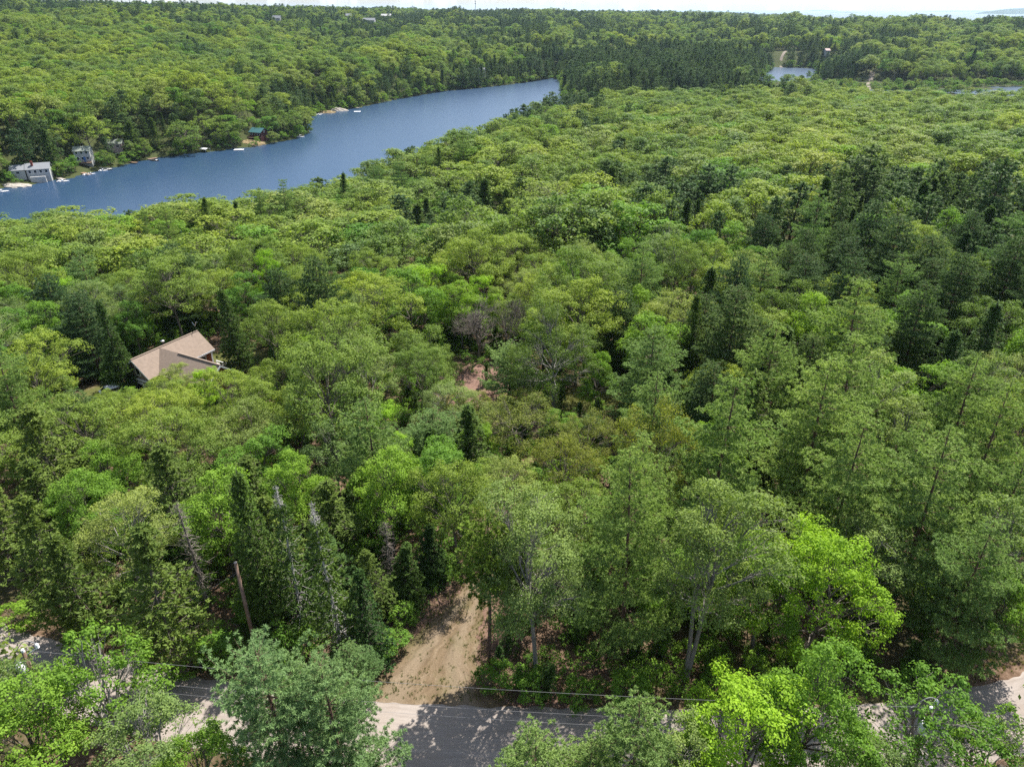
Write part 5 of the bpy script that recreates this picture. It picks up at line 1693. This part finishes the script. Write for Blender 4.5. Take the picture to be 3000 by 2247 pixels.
t = cottage(122, 522, 8.6, 6.5, 2.6, 1.9, R(22), 'offwhite', 'grey_roof', 'white lakeside cottage with grey roof and wide windows, far shore at left edge', lift=1.9, chimney='brick', windows=4)
MB().prism([(-2.8, -3.5), (2.8, -3.5), (2.8, 2.5), (0, 4.1), (-2.8, 2.5)], 'x', -10.2, -4.9).build('side_wing', M['offwhite'], t)
sr = MB()
slab(sr, (-10.6, 0, 4.25), (-10.6, -3.2, 2.4), (-4.76, -3.2, 2.4), (-4.76, 0, 4.25)); slab(sr, (-10.6, 0, 4.25), (-4.76, 0, 4.25), (-4.76, 3.2, 2.4), (-10.6, 3.2, 2.4))
sr.build('side_roof', M['grey_roof'], t)
window(t, '-y', -7.6, .9, 1.2, 1.0, -2.8)
MB().box(-3.2, 2.6, -5.6, -3.3, -3.2, -.3).build('boathouse_base', M['offwhite'], t)
t = cottage(255, 488, 6.6, 6.6, 4.8, 1.5, R(16), 'offwhite', 'green_roof', 'tall two-storey white cottage with grey-green roof by its dock', lift=1.0, storeys=2, windows=3, deck='deck')
MB().box(.2, 1.2, -3.36, -3.31, -.1, 2.1).build('door', M['blue'], t)
cottage(350, 462, 6.5, 6, 2.8, 1.6, R(10), 'pinkish', 'green_roof', 'small faded pink cottage mostly hidden by shoreline trees', lift=1.2, windows=2)
cottage(762, 413, 7.5, 6.5, 2.5, 1.8, R(-22), 'dark_red', 'teal_roof', 'dark red cabin with teal metal roof above a grassy bank', name='cabin', lift=1.2, deck='dark_red', windows=3)
cottage(1410, 244, 8, 7, 3.2, 1.8, R(-15), 'offwhite', 'grey_roof', 'pale grey cottage near the far end of the lake', lift=2.5, windows=2)
for i, (x, y, w, lab) in enumerate(HILL_SPOTS):
    cottage(0, 0, w, min(8, w) if w < 15 else 10, 3.0 if w < 8 else 5.5, 2.0 if w < 8 else 3.5, R(10 * (i % 3) - 8), 'offwhite', 'pinkish' if i == 5 else 'offwhite' if w == 20 else 'grey_roof', lab, name='house', xy=(x, y), z=ground1(x, y) + 4.5, windows=4 if w > 15 else 2, storeys=1 if w < 8 else 2)

def dock(px0, py0, px1, py1, wd, label, mat='plank', h=.45):
    a, b = Vector(on_plane(px0, py0, LAKE_Z)), Vector(on_plane(px1, py1, LAKE_Z))
    L = (b - a).length
    t = thing('dock', label, 'dock', (a.x, a.y, LAKE_Z), math.atan2(b.y - a.y, b.x - a.x), 'docks along the far shore')
    MB().box(0, L, -wd / 2, wd / 2, h, h + .12).build('deck', M[mat], t)
    for k in range(int(L / 2.5) + 2):
        q = min(L - .1, .1 + k * 2.5)
        for s in (-1, 1):
            MB().tube([(q, s * (wd / 2 - .06), -1.5), (q, s * (wd / 2 - .06), h + .5)], .06, 6).build('post', M['pole'], t)

def boat(px, py, L, rotz, label, mat='white', stripe=None, console=True):
    x, y = on_plane(px, py, LAKE_Z)
    t = thing('motorboat', label, 'boat', (x, y, LAKE_Z), rotz, 'boats moored along the far shore')
    st = [(-.5, .40, .36), (-.2, .43, .36), (.15, .40, .38), (.38, .24, .44), (.5, .02, .52)]
    vs, fs = [], []
    for f, hw, top in st:
        vs += [(f * L, -hw * L * .42, top), (f * L, -hw * L * .30, -.15), (f * L, hw * L * .30, -.15), (f * L, hw * L * .42, top)]
    for i in range(len(st) - 1):
        for k in range(3):
            fs.append((i * 4 + k, (i + 1) * 4 + k, (i + 1) * 4 + k + 1, i * 4 + k + 1))
        fs.append((i * 4 + 3, (i + 1) * 4 + 3, (i + 1) * 4, i * 4))
    fs.append((0, 1, 2, 3))
    MB().poly(vs, fs).build('hull', M[mat], t)
    if console:
        MB().prism([(-.14 * L, .40), (.06 * L, .42), (.02 * L, .95), (-.10 * L, .95)], 'y', -.10 * L, .10 * L).build('console', M['white'], t)
        MB().poly([(.062 * L, -.09 * L, .44), (.062 * L, .09 * L, .44), (.025 * L, .09 * L, .95), (.025 * L, -.09 * L, .95)], [(0, 1, 2, 3)]).build('windshield', M['glass'], t)
    MB().box(-.40 * L, -.26 * L, -.13 * L, .13 * L, .40, .62).build('seat', M[stripe or 'white'], t)
    MB().box(-.56 * L, -.50 * L, -.06 * L, .06 * L, .05, .7).build('outboard_motor', M['black_metal'], t)

dock(157, 522, 190, 530, 1.6, 'pale dock with rails right of the leftmost white cottage')
boat(186, 533, 5.0, R(10), 'white boat at the dock beside the leftmost white cottage')
boat(6, 563, 6.0, R(5), 'white boat with yellow seat at the left picture edge', stripe='yellow')
dock(235, 508, 262, 515, 2.0, 'brown dock in front of the two-storey white cottage', 'deck')
boat(255, 515, 3.6, R(0), 'left one of two small white boats before the two-storey cottage')
boat(268, 512, 3.4, R(20), 'right one of two small white boats before the two-storey cottage')
dock(282, 494, 325, 499, 2.2, 'white dock running out right of the two-storey cottage', 'offwhite')
boat(303, 502, 4.0, R(12), 'white pedal boat at the white dock')
dock(372, 478, 402, 480, 1.6, 'reddish low dock below the hidden pink cottage', 'deck')
dock(435, 470, 460, 466, 2.2, 'dark dock under trees between pink cottage and white canopy', 'pole')
boat(452, 472, 4.6, R(160), 'dark open boat at the dock under the trees', 'black_metal', console=False)
x, y = on_plane(602, 446, LAKE_Z)
t = thing('boat_shelter', 'white canopy boat shelter on posts at the shore', 'shelter', (x, y, LAKE_Z), R(-25))
slab_mb = MB(); slab(slab_mb, (-2.2, -1.6, 1.7), (2.2, -1.6, 1.7), (2.2, 0, 2.1), (-2.2, 0, 2.1), .08); slab(slab_mb, (-2.2, 0, 2.1), (2.2, 0, 2.1), (2.2, 1.6, 1.7), (-2.2, 1.6, 1.7), .08)
slab_mb.build('canopy', M['white'], t)
for sx in (-2.0, 2.0):
    for sy in (-1.5, 1.5):
        MB().tube([(sx, sy, -1.5), (sx, sy, 1.62)], .06, 6).build('post', M['metal'], t)
x, y = on_plane(700, 441, LAKE_Z)
t = thing('swim_raft', 'white swim raft floating below the teal-roofed cabin', 'raft', (x, y, LAKE_Z), R(8))
MB().box(-2.4, 2.4, -1.5, 1.5, .22, .42).build('deck', M['white'], t)
for s in (-1, 1):
    MB().tube([(-2.2, s * 1.1, .02), (2.2, s * 1.1, .02)], .2, 8).build('float', M['metal'], t)
MB().box(2.0, 2.1, -.5, .5, .4, 1.1).build('ladder', M['metal'], t)
dock(852, 398, 884, 399, 1.8, 'white dock at the bend of the far shore, lowest of three', 'offwhite')
boat(880, 403, 5.0, R(5), 'white boat at the lowest dock of the shore bend')
dock(880, 383, 916, 379, 2.0, 'brown dock at the bend of the far shore, middle of three', 'deck')
boat(882, 386, 5.4, R(-10), 'white boat at the middle dock of the shore bend')
dock(858, 369, 872, 369, 2.0, 'short white dock at the bend of the far shore, topmost of three', 'offwhite')
boat(872, 362, 7.0, R(15), 'big white covered boat at the topmost dock of the shore bend')
dock(908, 335, 946, 336, 1.8, 'white dock beyond the shore bend', 'offwhite')
boat(934, 338, 5.0, R(0), 'white boat at the dock beyond the shore bend')
dock(1034, 317, 1052, 319, 1.6, 'pale short dock on the upper far shore')
x, y = on_plane(1047, 329, LAKE_Z)
t = thing('swim_raft', 'pale swim raft floating off the upper far shore', 'raft', (x, y, LAKE_Z), R(8))
MB().box(-2.4, 2.4, -1.5, 1.5, .22, .42).build('deck', M['white'], t)
for s in (-1, 1):
    MB().tube([(-2.2, s * 1.1, .02), (2.2, s * 1.1, .02)], .2, 8).build('float', M['metal'], t)
dock(1045, 307, 1076, 309, 2.0, 'orange-brown dock on the upper far shore', 'deck')
dock(1190, 283, 1210, 283, 2.4, 'reddish dock farthest along the wooded shore', 'brick')

# grassy knoll and rocky banks on the far shore
def bank(px, py, rx, ry, h, mat, label, seed):
    rng = np.random.default_rng(seed)
    x, y = on_plane(px, py, LAKE_Z)
    vs, fs = [(0, 0, h)], []
    nr_, na_ = 6, 22
    for i in range(1, nr_ + 1):
        f = i / nr_
        for k in range(na_):
            a = 6.283 * k / na_
            j = 1 + rng.normal(0, .07)
            vs.append((rx * f * j * math.cos(a), ry * f * j * math.sin(a), h * (1 - f ** 2.2) + rng.normal(0, .07 * h) - (.6 if i == nr_ else 0)))
    for k in range(na_):
        fs.append((0, 1 + k, 1 + (k + 1) % na_))
        for i in range(nr_ - 1):
            k2 = (k + 1) % na_
            fs.append((1 + i * na_ + k, 1 + (i + 1) * na_ + k, 1 + (i + 1) * na_ + k2, 1 + i * na_ + k2))
    o = MB().poly(vs, fs).build('shore_bank', M[mat], None, loc=(x, y, LAKE_Z - .1))
    tag(o, label, 'bank', kind='structure')
bank(728, 424, 11, 7, 2.6, 'soil', 'dry grassy bank', 1)
bank(38, 546, 9, 4, 1.3, 'stone', 'pale rocky bank', 2)
bank(950, 331, 10, 5, 1.6, 'soil', 'bank', 3)
bank(985, 325, 9, 5, 2.2, 'stone', 'bank', 4)

# dirt boat launch and path on the far right shores
M['path'] = plain('pale_dirt_path', (0.20, 0.17, 0.14), 0.95, 0.1, var=0.2, scale=.4)
def far_path(pts, w):
    P = np.array([on_plane(px, py, LAKE_Z + .6) for px, py in pts])
    C = resample(P, 30)
    tg = np.gradient(C, axis=0); tg /= np.linalg.norm(tg, axis=1)[:, None]
    nv = np.stack([-tg[:, 1], tg[:, 0]], 1) * w / 2
    strip('path', C + nv, C - nv, .25, M['path'], cols=5, ragged=.3)
far_path([(2320, 179), (2312, 184), (2300, 189), (2285, 194), (2292, 198)], 3.5)
far_path([(2552, 236), (2545, 246), (2548, 256), (2540, 264), (2560, 268)], 5)

# --- masts on the skyline
def mast(px, d, py_top, label, h0, kind):
    dep = d * cP + (CH - 40) * sP
    x = (px - 1500) / F * dep
    z = ground1(x, d)
    u = ray(px, py_top)
    zt = CH + u[2] / u[1] * d
    t = thing('radio_mast', label, 'mast', (x, d, z))
    h = zt - z
    if kind == 'cell':
        MB().tube([(0, 0, -1), (0, 0, h)], [1.1, .6], 8).build('shaft', M['metal'], t)
        for k, zz in enumerate((h - 2.2, h - 8)):
            hd = MB().lathe([(.5, 0), (1.7, .3), (1.7, 2.0), (.5, 2.3)], 9, (0, 0, zz)).build('antenna_ring', M['grey_roof'], t)
    else:
        MB().tube([(0, 0, -1), (0, 0, h)], [.55, .45], 4).build('shaft', M['grey_roof'], t)
        for k in range(3):
            a = k * 2.094
            MB().tube([(0, 0, h * .9), (25 * math.cos(a), 25 * math.sin(a), 0)], .06, 3).build('guy_wire', M['wire'], t)
    return t
mast(1393, 2080, 3, 'grey cell tower with antenna rings on the centre skyline', 30, 'cell')
mast(388, 1500, -6, 'thin guyed radio mast on the left skyline', 60, 'thin')
dd = 2950
x = (1835 - 1500) / F * (dd * cP + 20 * sP); z = ground1(x, dd)
t = thing('water_tank', 'white water tank on the far blue ridge', 'water tank', (x, dd, z))
u = ray(1835, 33); zt = CH + u[2] / u[1] * dd - z
MB().lathe([(9, 0), (9, 6), (7.5, 8.5), (2, 9.5)], 16, (0, 0, zt - 9.5)).build('tank', M['white'], t)
for k in range(6):
    a = k * 1.047
    MB().tube([(7 * math.cos(a), 7 * math.sin(a), -1), (7 * math.cos(a), 7 * math.sin(a), zt - 9.4)], .5, 6).build('leg', M['metal'], t)

# ------------------------------------------------------------------ air
def haze():
    m, nt, out = new_mat('haze')
    v = N(nt, 'ShaderNodeVolumePrincipled')
    v.inputs['Color'].default_value = (0.60, 0.79, 1.0, 1)
    v.inputs['Density'].default_value = HAZE
    v.inputs['Anisotropy'].default_value = 0.3
    nt.links.new(v.outputs[0], out.inputs['Volume'])
    b = MB().box(-26000, 26000, -3000, 34000, -80, 160)
    o = b.build('haze', m)
    tag(o, 'thin pale blue summer haze over the whole landscape', 'haze', kind='stuff')
    return o
HAZE = 3.6e-5
haze()
